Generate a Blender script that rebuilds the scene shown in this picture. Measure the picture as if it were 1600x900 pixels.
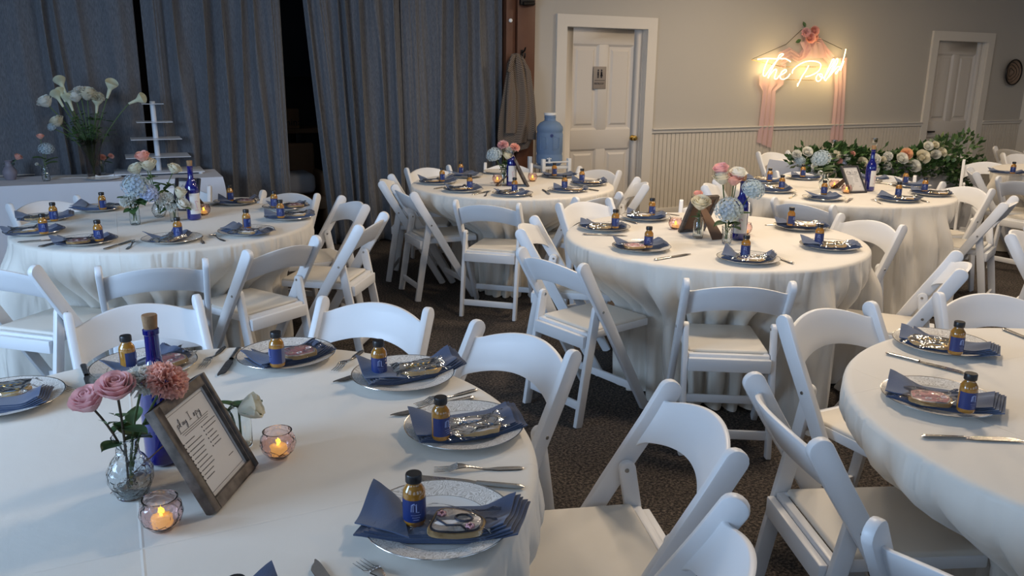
import bpy, bmesh, math, random
from mathutils import Vector, Matrix
for o in list(bpy.data.objects): bpy.data.objects.remove(o)
S = bpy.context.scene
COL = S.collection
PI = math.pi
random.seed(7)
# ---------------------------------------------------------------- camera
F_PX, PITCH, ROLL, CAM_H = 1270.0, 0.25985664, 0.0102806, 1.57857679
YAW = 0.45363725                      # the camera looks YAW to the right of the long wall's normal (+Y)
FWD = Vector((math.sin(YAW)*math.cos(PITCH), math.cos(YAW)*math.cos(PITCH), -math.sin(PITCH)))
RT0 = Vector((math.cos(YAW), -math.sin(YAW), 0)); UP0 = RT0.cross(FWD)
RT = RT0*math.cos(ROLL) + UP0*math.sin(ROLL); UPV = -RT0*math.sin(ROLL) + UP0*math.cos(ROLL)
cd = bpy.data.cameras.new('camera'); cd.sensor_width = 36.0; cd.lens = 36.0*F_PX/1600.0; cd.clip_start = 0.02
cam = bpy.data.objects.new('camera', cd); COL.objects.link(cam)
M = Matrix((RT, UPV, -FWD)).transposed().to_4x4(); M.translation = Vector((0, 0, CAM_H)); cam.matrix_world = M
S.camera = cam
# ---------------------------------------------------------------- world, light, exposure
S.view_settings.view_transform = 'Standard'; S.view_settings.look = 'None'
S.view_settings.exposure = 0.0; S.view_settings.gamma = 1.0; S.view_settings.use_curve_mapping = False
W = bpy.data.worlds.new('sky'); S.world = W; W.use_nodes = True
W.node_tree.nodes['Background'].inputs[0].default_value = (0.55, 0.72, 1.0, 1)
W.node_tree.nodes['Background'].inputs[1].default_value = 1.0
def area(name, loc, target, sx, sy, power, color):
    l = bpy.data.lights.new(name, 'AREA'); l.shape = 'RECTANGLE'; l.size = sx; l.size_y = sy; l.energy = power; l.color = color
    o = bpy.data.objects.new(name, l); COL.objects.link(o); o.location = loc
    o.rotation_euler = (Vector(target)-Vector(loc)).to_track_quat('-Z', 'Y').to_euler(); return o
COOL = (0.47, 0.69, 1.0); WARM = (1.0, 0.80, 0.58)
for y, e in ((-0.4, 15), (2.2, 125)):
    area('window_daylight', (-2.75, y, 1.75), (0.8, y+2.4, 0.6), 1.9, 1.5, e, COOL)
for x in (-1.0, 2.0, 5.0, 8.0):
    area('window_daylight', (x, -2.75, 1.75), (x, 2.0, 0.9), 1.9, 1.5, 4, COOL)
for (x, y, e) in ((2.6, 2.5, 34), (3.3, 4.7, 34), (5.0, 2.6, 40), (8.6, 4.4, 30), (5.8, 5.6, 44)):
    area('ceiling_lamp', (x, y, 2.93), (x, y, 0), 0.32, 0.32, e, WARM)
# ---------------------------------------------------------------- pixel helpers (pixels of the 1600x900 photograph)
def ray(x, y): return (FWD*F_PX + RT*(x-800.0) - UPV*(y-450.0)).normalized()
CP = Vector((0, 0, CAM_H))
def at(x, y, z):
    d = ray(x, y); return CP + d*((z-CAM_H)/d.z)
def on_y(x, y, Y):
    d = ray(x, y); return CP + d*(Y/d.y)
def on_x(x, y, X):
    d = ray(x, y); return CP + d*(X/d.x)
def over(x, y, base, dd=0.0):
    d = ray(x, y); n = Vector((base[0], base[1], 0)); L = n.length; n /= L
    return CP + d*((L+dd)/d.dot(n))
# ---------------------------------------------------------------- materials
MATS = {}
def mat(name, col, rough=0.5, metal=0.0, bump=None, var=None, spec=None, sheen=0, trans=0, ior=1.45, emit=None, alpha=None, coat=0):
    m = bpy.data.materials.new(name); m.use_nodes = True; nt = m.node_tree; b = nt.nodes['Principled BSDF']
    b.inputs['Base Color'].default_value = (*col, 1); b.inputs['Roughness'].default_value = rough; b.inputs['Metallic'].default_value = metal
    if spec is not None: b.inputs['Specular IOR Level'].default_value = spec
    if sheen: b.inputs['Sheen Weight'].default_value = sheen
    if coat: b.inputs['Coat Weight'].default_value = coat
    if trans: b.inputs['Transmission Weight'].default_value = trans; b.inputs['IOR'].default_value = ior
    if emit: b.inputs['Emission Color'].default_value = (*emit[0], 1); b.inputs['Emission Strength'].default_value = emit[1]
    tc = nt.nodes.new('ShaderNodeTexCoord')
    if bump:
        n = nt.nodes.new('ShaderNodeTexNoise'); n.inputs['Scale'].default_value = bump[0]; n.inputs['Detail'].default_value = 4
        bp = nt.nodes.new('ShaderNodeBump'); bp.inputs['Strength'].default_value = bump[1]; bp.inputs['Distance'].default_value = bump[2] if len(bump) > 2 else 0.01
        nt.links.new(tc.outputs['Object'], n.inputs['Vector']); nt.links.new(n.outputs['Fac'], bp.inputs['Height']); nt.links.new(bp.outputs['Normal'], b.inputs['Normal'])
    if var:   # (scale, second colour, contrast)
        n = nt.nodes.new('ShaderNodeTexNoise'); n.inputs['Scale'].default_value = var[0]; n.inputs['Detail'].default_value = 3
        r = nt.nodes.new('ShaderNodeValToRGB'); c = var[2] if len(var) > 2 else 0.2
        r.color_ramp.elements[0].position = 0.5-c; r.color_ramp.elements[1].position = 0.5+c
        r.color_ramp.elements[0].color = (*col, 1); r.color_ramp.elements[1].color = (*var[1], 1)
        nt.links.new(tc.outputs['Object'], n.inputs['Vector']); nt.links.new(n.outputs['Fac'], r.inputs['Fac']); nt.links.new(r.outputs['Color'], b.inputs['Base Color'])
    MATS[name] = m; return m
def nodes(m): return m.node_tree.nodes, m.node_tree.links, m.node_tree.nodes['Principled BSDF']
white = mat('white_resin', (0.80, 0.81, 0.83), 0.38, bump=(6, 0.04))
pad = mat('cream_vinyl', (0.74, 0.70, 0.63), 0.5, bump=(90, 0.08, 0.002), var=(5, (0.70, 0.66, 0.59)))
rivet_m = mat('rivet_metal', (0.35, 0.34, 0.32), 0.4, 1.0)
ivory = mat('ivory_cloth', (0.76, 0.72, 0.65), 0.62, sheen=0.25, var=(2.5, (0.73, 0.69, 0.62), 0.3))
linenwhite = mat('white_cloth', (0.66, 0.68, 0.74), 0.8, bump=(60, 0.1, 0.003))
def cloth_bump(m):
    N, L, b = nodes(m); tc = N.new('ShaderNodeTexCoord')
    # hanging-fold relief only on the drop, pressed fold lines on the flat top
    geo = N.new('ShaderNodeNewGeometry'); sx = N.new('ShaderNodeSeparateXYZ'); ab = N.new('ShaderNodeMath'); ab.operation = 'ABSOLUTE'; iv = N.new('ShaderNodeMath'); iv.operation = 'SUBTRACT'; iv.inputs[0].default_value = 1.0; iv.use_clamp = True
    L.new(geo.outputs['True Normal'], sx.inputs[0]); L.new(sx.outputs['Z'], ab.inputs[0]); L.new(ab.outputs[0], iv.inputs[1])
    mp = N.new('ShaderNodeMapping'); mp.inputs['Scale'].default_value = (6, 6, 1.0); vn = N.new('ShaderNodeTexNoise'); vn.inputs['Scale'].default_value = 1.0; vn.inputs['Detail'].default_value = 2.5; vn.inputs['Distortion'].default_value = 0.8
    L.new(tc.outputs['Object'], mp.inputs['Vector']); L.new(mp.outputs[0], vn.inputs['Vector'])
    mu = N.new('ShaderNodeMath'); mu.operation = 'MULTIPLY'; L.new(vn.outputs['Fac'], mu.inputs[0]); L.new(iv.outputs[0], mu.inputs[1])
    b0 = N.new('ShaderNodeBump'); b0.inputs['Strength'].default_value = 1.0; b0.inputs['Distance'].default_value = 0.05; L.new(mu.outputs[0], b0.inputs['Height'])
    sp = N.new('ShaderNodeSeparateXYZ'); L.new(tc.outputs['Object'], sp.inputs[0]); mn = N.new('ShaderNodeMath'); mn.operation = 'MINIMUM'
    for i, ax in enumerate('XY'):
        o1 = N.new('ShaderNodeMath'); o1.operation = 'ADD'; o1.inputs[1].default_value = (0.027, 0.46)[i]; pp = N.new('ShaderNodeMath'); pp.operation = 'PINGPONG'; pp.inputs[1].default_value = 0.47; L.new(sp.outputs[ax], o1.inputs[0]); L.new(o1.outputs[0], pp.inputs[0]); L.new(pp.outputs[0], mn.inputs[i])
    mr = N.new('ShaderNodeMapRange'); mr.inputs['From Min'].default_value = 0.0; mr.inputs['From Max'].default_value = 0.004; mr.inputs['To Min'].default_value = 1.0; mr.inputs['To Max'].default_value = 0.0; L.new(mn.outputs[0], mr.inputs[0])
    bc_ = N.new('ShaderNodeBump'); bc_.inputs['Strength'].default_value = 0.5; bc_.inputs['Distance'].default_value = 0.0015; L.new(mr.outputs[0], bc_.inputs['Height']); L.new(b0.outputs['Normal'], bc_.inputs['Normal'])
    n = N.new('ShaderNodeTexNoise'); n.inputs['Scale'].default_value = 5; n.inputs['Detail'].default_value = 5; n.inputs['Distortion'].default_value = 0.6
    w = N.new('ShaderNodeTexNoise'); w.inputs['Scale'].default_value = 500; w.inputs['Detail'].default_value = 1
    b1 = N.new('ShaderNodeBump'); b1.inputs['Strength'].default_value = 0.22; b1.inputs['Distance'].default_value = 0.012
    b2 = N.new('ShaderNodeBump'); b2.inputs['Strength'].default_value = 0.12; b2.inputs['Distance'].default_value = 0.001
    L.new(tc.outputs['Object'], n.inputs['Vector']); L.new(tc.outputs['Object'], w.inputs['Vector'])
    L.new(n.outputs['Fac'], b1.inputs['Height']); L.new(w.outputs['Fac'], b2.inputs['Height']); L.new(b1.outputs['Normal'], b2.inputs['Normal']); L.new(bc_.outputs['Normal'], b1.inputs['Normal']); L.new(b2.outputs['Normal'], b.inputs['Normal'])
cloth_bump(ivory)
blue = mat('slate_napkin', (0.040, 0.064, 0.135), 0.8, bump=(260, 0.25, 0.002), sheen=0.3, var=(14, (0.050, 0.080, 0.16), 0.25))
steel = mat('flatware_steel', (0.62, 0.60, 0.57), 0.22, 1.0, bump=(160, 0.35, 0.002))
capm = mat('black_cap', (0.012, 0.012, 0.014), 0.35)
juice = mat('amber_juice', (0.30, 0.125, 0.012), 0.10, coat=1.0, var=(35, (0.42, 0.20, 0.03), 0.2))
labelm = mat('blue_label', (0.008, 0.028, 0.15), 0.4, coat=0.3)
labelw = mat('grey_label_back', (0.16, 0.17, 0.27), 0.45)
ink = mat('dark_ink', (0.03, 0.03, 0.04), 0.7)
inkw = mat('pale_ink', (0.30, 0.36, 0.62), 0.5)
cobalt = mat('cobalt_glass', (0.002, 0.008, 0.22), 0.06, coat=1.0, spec=0.8)
N, L, b = nodes(cobalt); b.inputs['Transmission Weight'].default_value = 0.35
cork = mat('cork', (0.36, 0.22, 0.11), 0.85, bump=(90, 0.5, 0.004), var=(60, (0.25, 0.14, 0.07)))
paperm = mat('paper_white', (0.70, 0.68, 0.65), 0.7)
papergrey = mat('card_print', (0.64, 0.62, 0.60), 0.6)
framem = mat('weathered_wood', (0.060, 0.048, 0.040), 0.6, bump=(60, 0.3, 0.003), var=(38, (0.155, 0.125, 0.105), 0.16))
framed = mat('black_frame', (0.035, 0.035, 0.045), 0.5)
backb = mat('brown_backing', (0.16, 0.09, 0.055), 0.7, bump=(50, 0.2, 0.002))
def glassm(name, col, rough=0.03, patt=None, ior=1.45):
    m = mat(name, col, rough, trans=1.0, ior=ior)
    if patt:
        N, L, b = nodes(m); tc = N.new('ShaderNodeTexCoord'); v = N.new('ShaderNodeTexVoronoi'); v.inputs['Scale'].default_value = patt[0]
        bp = N.new('ShaderNodeBump'); bp.inputs['Strength'].default_value = patt[1]; bp.inputs['Distance'].default_value = 0.004
        L.new(tc.outputs['Object'], v.inputs['Vector']); L.new(v.outputs['Distance'], bp.inputs['Height']); L.new(bp.outputs['Normal'], b.inputs['Normal'])
    return m
glass = glassm('clear_glass', (0.93, 0.97, 0.97))
glassp = glassm('patterned_glass', (0.92, 0.96, 0.98), 0.04, (95, 0.5))
glasspink = glassm('pink_glass', (0.98, 0.80, 0.78), 0.05, (75, 0.5))
ledw = mat('tealight_wax', (0.75, 0.55, 0.30), 0.5, emit=((1.0, 0.55, 0.10), 0.45))
flame = mat('led_flame', (1.0, 0.6, 0.1), 0.5, emit=((1.0, 0.66, 0.05), 3.0))
cookie_m = mat('cookie_dough', (0.42, 0.27, 0.12), 0.8, bump=(60, 0.5, 0.003), var=(30, (0.52, 0.36, 0.18)))
def icing(name, col): return mat(name, col, 0.45, coat=0.4)
ic_white = icing('icing_white', (0.74, 0.70, 0.68)); ic_pink = icing('icing_pink', (0.66, 0.36, 0.42)); ic_blue = icing('icing_blue', (0.10, 0.21, 0.36)); ic_black = icing('icing_dark', (0.03, 0.035, 0.06))
ic_gold = mat('icing_gold', (0.55, 0.38, 0.14), 0.35, 0.7)
# crinkled clear bag
wrap = bpy.data.materials.new('clear_bag'); wrap.use_nodes = True
N, L = wrap.node_tree.nodes, wrap.node_tree.links
for n in list(N): N.remove(n)
out = N.new('ShaderNodeOutputMaterial'); mx = N.new('ShaderNodeMixShader'); tr = N.new('ShaderNodeBsdfTransparent'); gl = N.new('ShaderNodeBsdfGlossy'); gl.inputs['Roughness'].default_value = 0.08
fr = N.new('ShaderNodeFresnel'); fr.inputs['IOR'].default_value = 1.33
tc = N.new('ShaderNodeTexCoord'); nz = N.new('ShaderNodeTexNoise'); nz.inputs['Scale'].default_value = 38; nz.inputs['Distortion'].default_value = 1.5
bp = N.new('ShaderNodeBump'); bp.inputs['Strength'].default_value = 0.7; bp.inputs['Distance'].default_value = 0.008
L.new(tc.outputs['Object'], nz.inputs['Vector']); L.new(nz.outputs['Fac'], bp.inputs['Height']); L.new(bp.outputs['Normal'], gl.inputs['Normal']); L.new(bp.outputs['Normal'], fr.inputs['Normal'])
L.new(fr.outputs['Fac'], mx.inputs['Fac']); L.new(tr.outputs[0], mx.inputs[1]); L.new(gl.outputs[0], mx.inputs[2]); L.new(mx.outputs[0], out.inputs[0])
# plate with scrollwork rim
china = mat('white_china', (0.76, 0.75, 0.73), 0.18, coat=0.3)
scroll = mat('scroll_rim', (0.50, 0.48, 0.45), 0.3)
N, L, b = nodes(scroll); tc = N.new('ShaderNodeTexCoord'); nz = N.new('ShaderNodeTexNoise'); nz.inputs['Scale'].default_value = 24; nz.inputs['Detail'].default_value = 0.0; nz.inputs['Distortion'].default_value = 3.2
mt = N.new('ShaderNodeMath'); mt.operation = 'PINGPONG'; mt.inputs[1].default_value = 0.075
rp = N.new('ShaderNodeValToRGB'); rp.color_ramp.elements[0].position = 0.030; rp.color_ramp.elements[1].position = 0.036
rp.color_ramp.elements[0].color = (0.52, 0.495, 0.46, 1); rp.color_ramp.elements[1].color = (0.78, 0.76, 0.73, 1)
L.new(tc.outputs['Object'], nz.inputs['Vector']); L.new(nz.outputs['Fac'], mt.inputs[0]); L.new(mt.outputs[0], rp.inputs['Fac']); L.new(rp.outputs['Color'], b.inputs['Base Color'])
silver = mat('silver_line', (0.55, 0.52, 0.48), 0.2, 1.0)
# flowers
def petal(name, c1, c2, sc=25):
    m = mat(name, c1, 0.6, var=(sc, c2, 0.25), sheen=0.2); nt = m.node_tree; b = nt.nodes['Principled BSDF']
    tl = nt.nodes.new('ShaderNodeBsdfTranslucent'); tl.inputs[0].default_value = (*[min(0.95, (x+y)/2*1.05) for x, y in zip(c1, c2)], 1); mx = nt.nodes.new('ShaderNodeMixShader'); mx.inputs[0].default_value = 0.35
    nt.links.new(b.outputs[0], mx.inputs[1]); nt.links.new(tl.outputs[0], mx.inputs[2]); nt.links.new(mx.outputs[0], nt.nodes['Material Output'].inputs[0]); return m
p_pink = petal('petal_pink', (0.84, 0.44, 0.46), (0.90, 0.66, 0.65)); p_coral = petal('petal_coral', (0.92, 0.46, 0.37), (0.94, 0.64, 0.55), 40)
p_cream = petal('petal_cream', (0.80, 0.76, 0.58), (0.85, 0.82, 0.72)); p_white = petal('petal_white', (0.90, 0.89, 0.84), (0.82, 0.83, 0.77))
p_hyd = petal('petal_hydrangea', (0.32, 0.44, 0.66), (0.68, 0.72, 0.55), 16); p_pale = petal('petal_pale_blue', (0.38, 0.50, 0.58), (0.62, 0.70, 0.74), 60)
p_peach = petal('petal_peach', (0.85, 0.48, 0.26), (0.88, 0.58, 0.36)); p_blue = petal('petal_blue', (0.42, 0.52, 0.78), (0.58, 0.64, 0.80))
p_lily = petal('petal_lily', (0.88, 0.88, 0.78), (0.72, 0.78, 0.48), 9)
leafm = mat('leaf_green', (0.030, 0.075, 0.022), 0.45, var=(18, (0.075, 0.15, 0.045), 0.25)); stemm = mat('stem_green', (0.08, 0.13, 0.04), 0.6); stemb = mat('stem_brown', (0.07, 0.05, 0.03), 0.7)
eucal = mat('eucalyptus', (0.07, 0.11, 0.10), 0.6)
# setting
paint = mat('greige_paint', (0.43, 0.405, 0.365), 0.85, bump=(220, 0.08, 0.002), var=(1.2, (0.445, 0.42, 0.38), 0.4))
trimp = mat('trim_paint', (0.62, 0.585, 0.53), 0.55); doorp = mat('door_paint', (0.58, 0.54, 0.49), 0.5); wains = mat('wainscot_paint', (0.58, 0.53, 0.455), 0.6)
brass = mat('brass', (0.55, 0.38, 0.12), 0.25, 1.0); darkmetal = mat('dark_metal', (0.02, 0.018, 0.016), 0.4, 0.6)
carpet = mat('brown_carpet', (0.018, 0.014, 0.012), 0.95)
N, L, b = nodes(carpet); tc = N.new('ShaderNodeTexCoord'); n1 = N.new('ShaderNodeTexNoise'); n1.inputs['Scale'].default_value = 85; n1.inputs['Detail'].default_value = 3; n1.inputs['Roughness'].default_value = 0.75
rp = N.new('ShaderNodeValToRGB'); rp.color_ramp.elements[0].position = 0.43; rp.color_ramp.elements[1].position = 0.68
rp.color_ramp.elements[0].color = (0.007, 0.0055, 0.005, 1); rp.color_ramp.elements[1].color = (0.16, 0.125, 0.10, 1)
bp = N.new('ShaderNodeBump'); bp.inputs['Strength'].default_value = 0.8; bp.inputs['Distance'].default_value = 0.01
L.new(tc.outputs['Object'], n1.inputs['Vector']); L.new(n1.outputs['Fac'], rp.inputs['Fac']); L.new(rp.outputs['Color'], b.inputs['Base Color']); L.new(n1.outputs['Fac'], bp.inputs['Height']); L.new(bp.outputs['Normal'], b.inputs['Normal'])
curt = mat('grey_linen', (0.085, 0.095, 0.115), 0.9, sheen=0.3)
N, L, b = nodes(curt); tc = N.new('ShaderNodeTexCoord'); mp = N.new('ShaderNodeMapping'); mp.inputs['Scale'].default_value = (260, 260, 30); n1 = N.new('ShaderNodeTexNoise'); n1.inputs['Scale'].default_value = 1; n1.inputs['Detail'].default_value = 3
rp = N.new('ShaderNodeValToRGB'); rp.color_ramp.elements[0].position = 0.3; rp.color_ramp.elements[1].position = 0.7
rp.color_ramp.elements[0].color = (0.075, 0.080, 0.092, 1); rp.color_ramp.elements[1].color = (0.155, 0.162, 0.182, 1)
L.new(tc.outputs['Object'], mp.inputs['Vector']); L.new(mp.outputs[0], n1.inputs['Vector']); L.new(n1.outputs['Fac'], rp.inputs['Fac']); L.new(rp.outputs['Color'], b.inputs['Base Color'])
postw = mat('brown_post_wood', (0.085, 0.030, 0.014), 0.5, var=(6, (0.12, 0.045, 0.022), 0.3))
ceilm = mat('ceiling_paint', (0.60, 0.58, 0.55), 0.9)
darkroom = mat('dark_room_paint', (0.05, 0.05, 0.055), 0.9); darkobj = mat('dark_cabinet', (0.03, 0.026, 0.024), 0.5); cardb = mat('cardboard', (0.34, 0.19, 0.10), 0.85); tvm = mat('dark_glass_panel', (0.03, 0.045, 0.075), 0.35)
neon = mat('neon_tube', (1, 0.8, 0.5), 0.5, emit=((1.0, 0.74, 0.36), 5.0))
chif = bpy.data.materials.new('pink_chiffon'); chif.use_nodes = True
N, L = chif.node_tree.nodes, chif.node_tree.links
b = N['Principled BSDF']; b.inputs['Base Color'].default_value = (0.80, 0.56, 0.55, 1); b.inputs['Roughness'].default_value = 0.8; b.inputs['Alpha'].default_value = 0.72; b.inputs['Sheen Weight'].default_value = 0.3
tlu = N.new('ShaderNodeBsdfTranslucent'); tlu.inputs[0].default_value = (0.85, 0.62, 0.60, 1); mx = N.new('ShaderNodeMixShader'); mx.inputs[0].default_value = 0.35
L.new(b.outputs[0], mx.inputs[1]); L.new(tlu.outputs[0], mx.inputs[2]); L.new(mx.outputs[0], N['Material Output'].inputs[0])
jugm = glassm('blue_jug_plastic', (0.30, 0.44, 0.66), 0.15, None, 1.15); nodes(jugm)[2].inputs['Transmission Weight'].default_value = 0.55; jugw = mat('white_plastic', (0.72, 0.74, 0.76), 0.4)
tweed = mat('tweed', (0.13, 0.105, 0.085), 0.95)
N, L, b = nodes(tweed); tc = N.new('ShaderNodeTexCoord'); ck = N.new('ShaderNodeTexChecker'); ck.inputs['Scale'].default_value = 110; ck.inputs['Color1'].default_value = (0.07, 0.05, 0.038, 1); ck.inputs['Color2'].default_value = (0.19, 0.155, 0.125, 1)
L.new(tc.outputs['Object'], ck.inputs['Vector']); L.new(ck.outputs['Color'], b.inputs['Base Color'])
straw = mat('woven_straw', (0.20, 0.13, 0.09), 0.8, bump=(80, 0.4, 0.004), var=(20, (0.28, 0.20, 0.14)))
acryl = mat('stand_white', (0.66, 0.70, 0.76), 0.3)
woodslab = mat('log_slice_wood', (0.14, 0.075, 0.04), 0.8, bump=(40, 0.4, 0.004)); bluefr = mat('frosted_vase', (0.22, 0.20, 0.24), 0.5)
signm = mat('door_sign_plate', (0.25, 0.215, 0.185), 0.5)
# ---------------------------------------------------------------- geometry helpers
class MB:
    def __init__(s): s.v = []; s.f = []; s.m = []; s.mi = 0
    def add(s, vs, fs):
        o = len(s.v); s.v += [tuple(p) for p in vs]; s.f += [tuple(i+o for i in f) for f in fs]; s.m += [s.mi]*len(fs); return s
    def box(s, a, b):
        x0, y0, z0 = a; x1, y1, z1 = b
        return s.add([(x0,y0,z0),(x1,y0,z0),(x1,y1,z0),(x0,y1,z0),(x0,y0,z1),(x1,y0,z1),(x1,y1,z1),(x0,y1,z1)],
                     [(0,3,2,1),(4,5,6,7),(0,1,5,4),(1,2,6,5),(2,3,7,6),(3,0,4,7)])
    def obox(s, c, ax, ay, az):          # oriented box from centre and half axes
        c, ax, ay, az = map(Vector, (c, ax, ay, az)); vs = [c+ax*i+ay*j+az*k for k in (-1,1) for (i,j) in ((-1,-1),(1,-1),(1,1),(-1,1))]
        return s.add(vs, [(0,3,2,1),(4,5,6,7),(0,1,5,4),(1,2,6,5),(2,3,7,6),(3,0,4,7)])
    def grid(s, fn, nu, nv, closeu=False):
        vs = [fn(i/nu, j/nv) for j in range(nv+1) for i in range(nu if closeu else nu+1)]
        w = nu if closeu else nu+1; fs = []
        for j in range(nv):
            for i in range(nu):
                i2 = (i+1) % w; fs.append((j*w+i, j*w+i2, (j+1)*w+i2, (j+1)*w+i))
        return s.add(vs, fs)
    def tube(s, pts, r, n=8, cap=True):
        pts = [Vector(p) for p in pts]; rs = r if isinstance(r, (list, tuple)) else [r]*len(pts); vs = []; fs = []
        u = None
        for k, p in enumerate(pts):
            t = (pts[min(k+1, len(pts)-1)]-pts[max(k-1, 0)]).normalized()
            if u is None: u = t.orthogonal().normalized()
            else: u = (u - t*u.dot(t)).normalized()
            w = t.cross(u)
            for i in range(n):
                a = 2*PI*i/n; vs.append(p+(u*math.cos(a)+w*math.sin(a))*rs[k])
        for k in range(len(pts)-1):
            for i in range(n): fs.append((k*n+i, k*n+(i+1) % n, (k+1)*n+(i+1) % n, (k+1)*n+i))
        if cap: fs.append(tuple(range(n-1, -1, -1))); fs.append(tuple(range((len(pts)-1)*n, len(pts)*n)))
        return s.add(vs, fs)
    def lathe(s, prof, n=24, c=(0, 0, 0)):
        vs = [(c[0]+r*math.cos(2*PI*i/n), c[1]+r*math.sin(2*PI*i/n), c[2]+z) for r, z in prof for i in range(n)]
        fs = [(k*n+i, k*n+(i+1) % n, (k+1)*n+(i+1) % n, (k+1)*n+i) for k in range(len(prof)-1) for i in range(n)]
        if prof[0][0] > 1e-6: pass
        return s.add(vs, fs)
    def disc(s, r, z, n=24, c=(0, 0), flip=False):
        vs = [(c[0]+r*math.cos(2*PI*i/n), c[1]+r*math.sin(2*PI*i/n), z) for i in range(n)]
        return s.add(vs, [tuple(range(n)) if not flip else tuple(range(n-1, -1, -1))])
    def prism(s, poly, a, b):            # poly of (y,z) extruded from x=a to x=b
        n = len(poly); vs = [(a, y, z) for y, z in poly]+[(b, y, z) for y, z in poly]
        fs = [tuple(range(n)), tuple(range(2*n-1, n-1, -1))]+[(i, i+n, (i+1) % n+n, (i+1) % n) for i in range(n)]
        return s.add(vs, fs)
    def xf(s, M, i0=0):
        for i in range(i0, len(s.v)): s.v[i] = tuple(M @ Vector(s.v[i]))
        return s
    def mesh(s, name, mats, bevel=0, seg=2, smooth=True, ang=40):
        me = bpy.data.meshes.new(name); me.from_pydata(s.v, [], s.f)
        if not isinstance(mats, (list, tuple)): mats = [mats]
        for m in mats: me.materials.append(m)
        if len(mats) > 1: me.polygons.foreach_set('material_index', s.m)
        bm = bmesh.new(); bm.from_mesh(me); bmesh.ops.remove_doubles(bm, verts=bm.verts, dist=1e-5); bmesh.ops.recalc_face_normals(bm, faces=bm.faces)
        if bevel:
            es = [e for e in bm.edges if len(e.link_faces) == 2 and e.calc_face_angle(0) > 0.6]
            bmesh.ops.bevel(bm, geom=es, offset=bevel, segments=seg, affect='EDGES', profile=0.5, clamp_overlap=True)
        bm.to_mesh(me); bm.free()
        if smooth: me.shade_smooth(); me.set_sharp_from_angle(angle=math.radians(ang))
        return me
def ob(name, me, parent=None, loc=None, rotz=None):
    o = bpy.data.objects.new(name, me); COL.objects.link(o)
    if parent is not None: o.parent = parent
    if loc is not None: o.location = loc
    if rotz is not None: o.rotation_euler = (0, 0, rotz)
    return o
def tag(o, label, cat, group=None, kind=None):
    assert len(label.split()) <= 16 or label == 'x', label
    o['label'] = label; o['category'] = cat
    if group: o['group'] = group
    if kind: o['kind'] = kind
    return o
def thing(name, label, cat, loc=(0, 0, 0), rotz=0, group=None):
    return tag(ob(name, None, None, loc, rotz), label, cat, group)
def struct(name, mb, m, parent=None, **k):
    o = ob(name, mb.mesh(name, m, **k), parent); 
    if parent is None: o['kind'] = 'structure'
    return o
def dup(root, loc, rotz, label, group=None):
    r = root.copy(); COL.objects.link(r); r.location = loc; r.rotation_euler = (0, 0, rotz); r['label'] = label
    if group: r['group'] = group
    for c in root.children:
        d = c.copy(); COL.objects.link(d); d.parent = r
        for g in c.children:
            e = g.copy(); COL.objects.link(e); e.parent = d
    return r
def smoothstep(a, b, x):
    t = max(0.0, min(1.0, (x-a)/(b-a))); return t*t*(3-2*t)
# ================================================================ SETTING
WY = 7.3747; XL, XR = -3.0, 11.50
struct('floor', MB().box((XL, -3.0, -0.1), (XR, 9.6, 0)), carpet)
struct('ceiling', MB().box((XL, -3.0, 3.0), (XR, 9.6, 3.1)), ceilm)
D1 = (on_y(884, 60, WY).x, on_y(1010, 60, WY).x); D2 = (on_y(1464, 70, WY).x, on_y(1542, 70, WY).x); DT = 2.02
CW = 0.115
w = MB()
for a, b2 in ((3.78, D1[0]), (D1[1], D2[0]), (D2[1], XR+0.1)): w.box((a, WY, 0), (b2, WY+0.15, 3.0))
for d in (D1, D2): w.box((d[0], WY, DT), (d[1], WY+0.15, 3.0))
struct('wall_far', w, paint)
# beadboard wainscot: real tongue-and-groove relief
def beads(x0, x1):
    m = MB(); n = max(1, round((x1-x0)/0.055)); p = (x1-x0)/n; pts = []
    for i in range(n):
        a = x0+i*p; pts += [(a, -0.014), (a+p*0.80, -0.014), (a+p*0.84, -0.004), (a+p*0.89, -0.013), (a+p*0.94, -0.004)]
    pts.append((x1, -0.014))
    vs = [(x, WY+y, z) for z in (0.0, 0.955) for x, y in pts]; k = len(pts)
    m.add(vs, [(i, i+1, i+1+k, i+k) for i in range(k-1)]); return m
segs = [(3.79, D1[0]-CW), (D1[1]+CW, D2[0]-CW), (D2[1]+CW, XR)]
for i, (a, b2) in enumerate(segs):
    o = struct('trim_%d' % (i+1), beads(a, b2), wains, smooth=False)
    r = MB().prism([(WY-0.014, 0.945), (WY-0.030, 0.955), (WY-0.034, 0.985), (WY-0.050, 0.992), (WY-0.050, 1.004), (WY, 1.004), (WY, 0.945)], a, b2)
    ob('chair_rail', r.mesh('chair_rail', trimp), o)
    ob('skirting', MB().box((a, WY-0.028, 0), (b2, WY-0.013, 0.13)).mesh('skirting', trimp, bevel=0.004), o)
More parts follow.
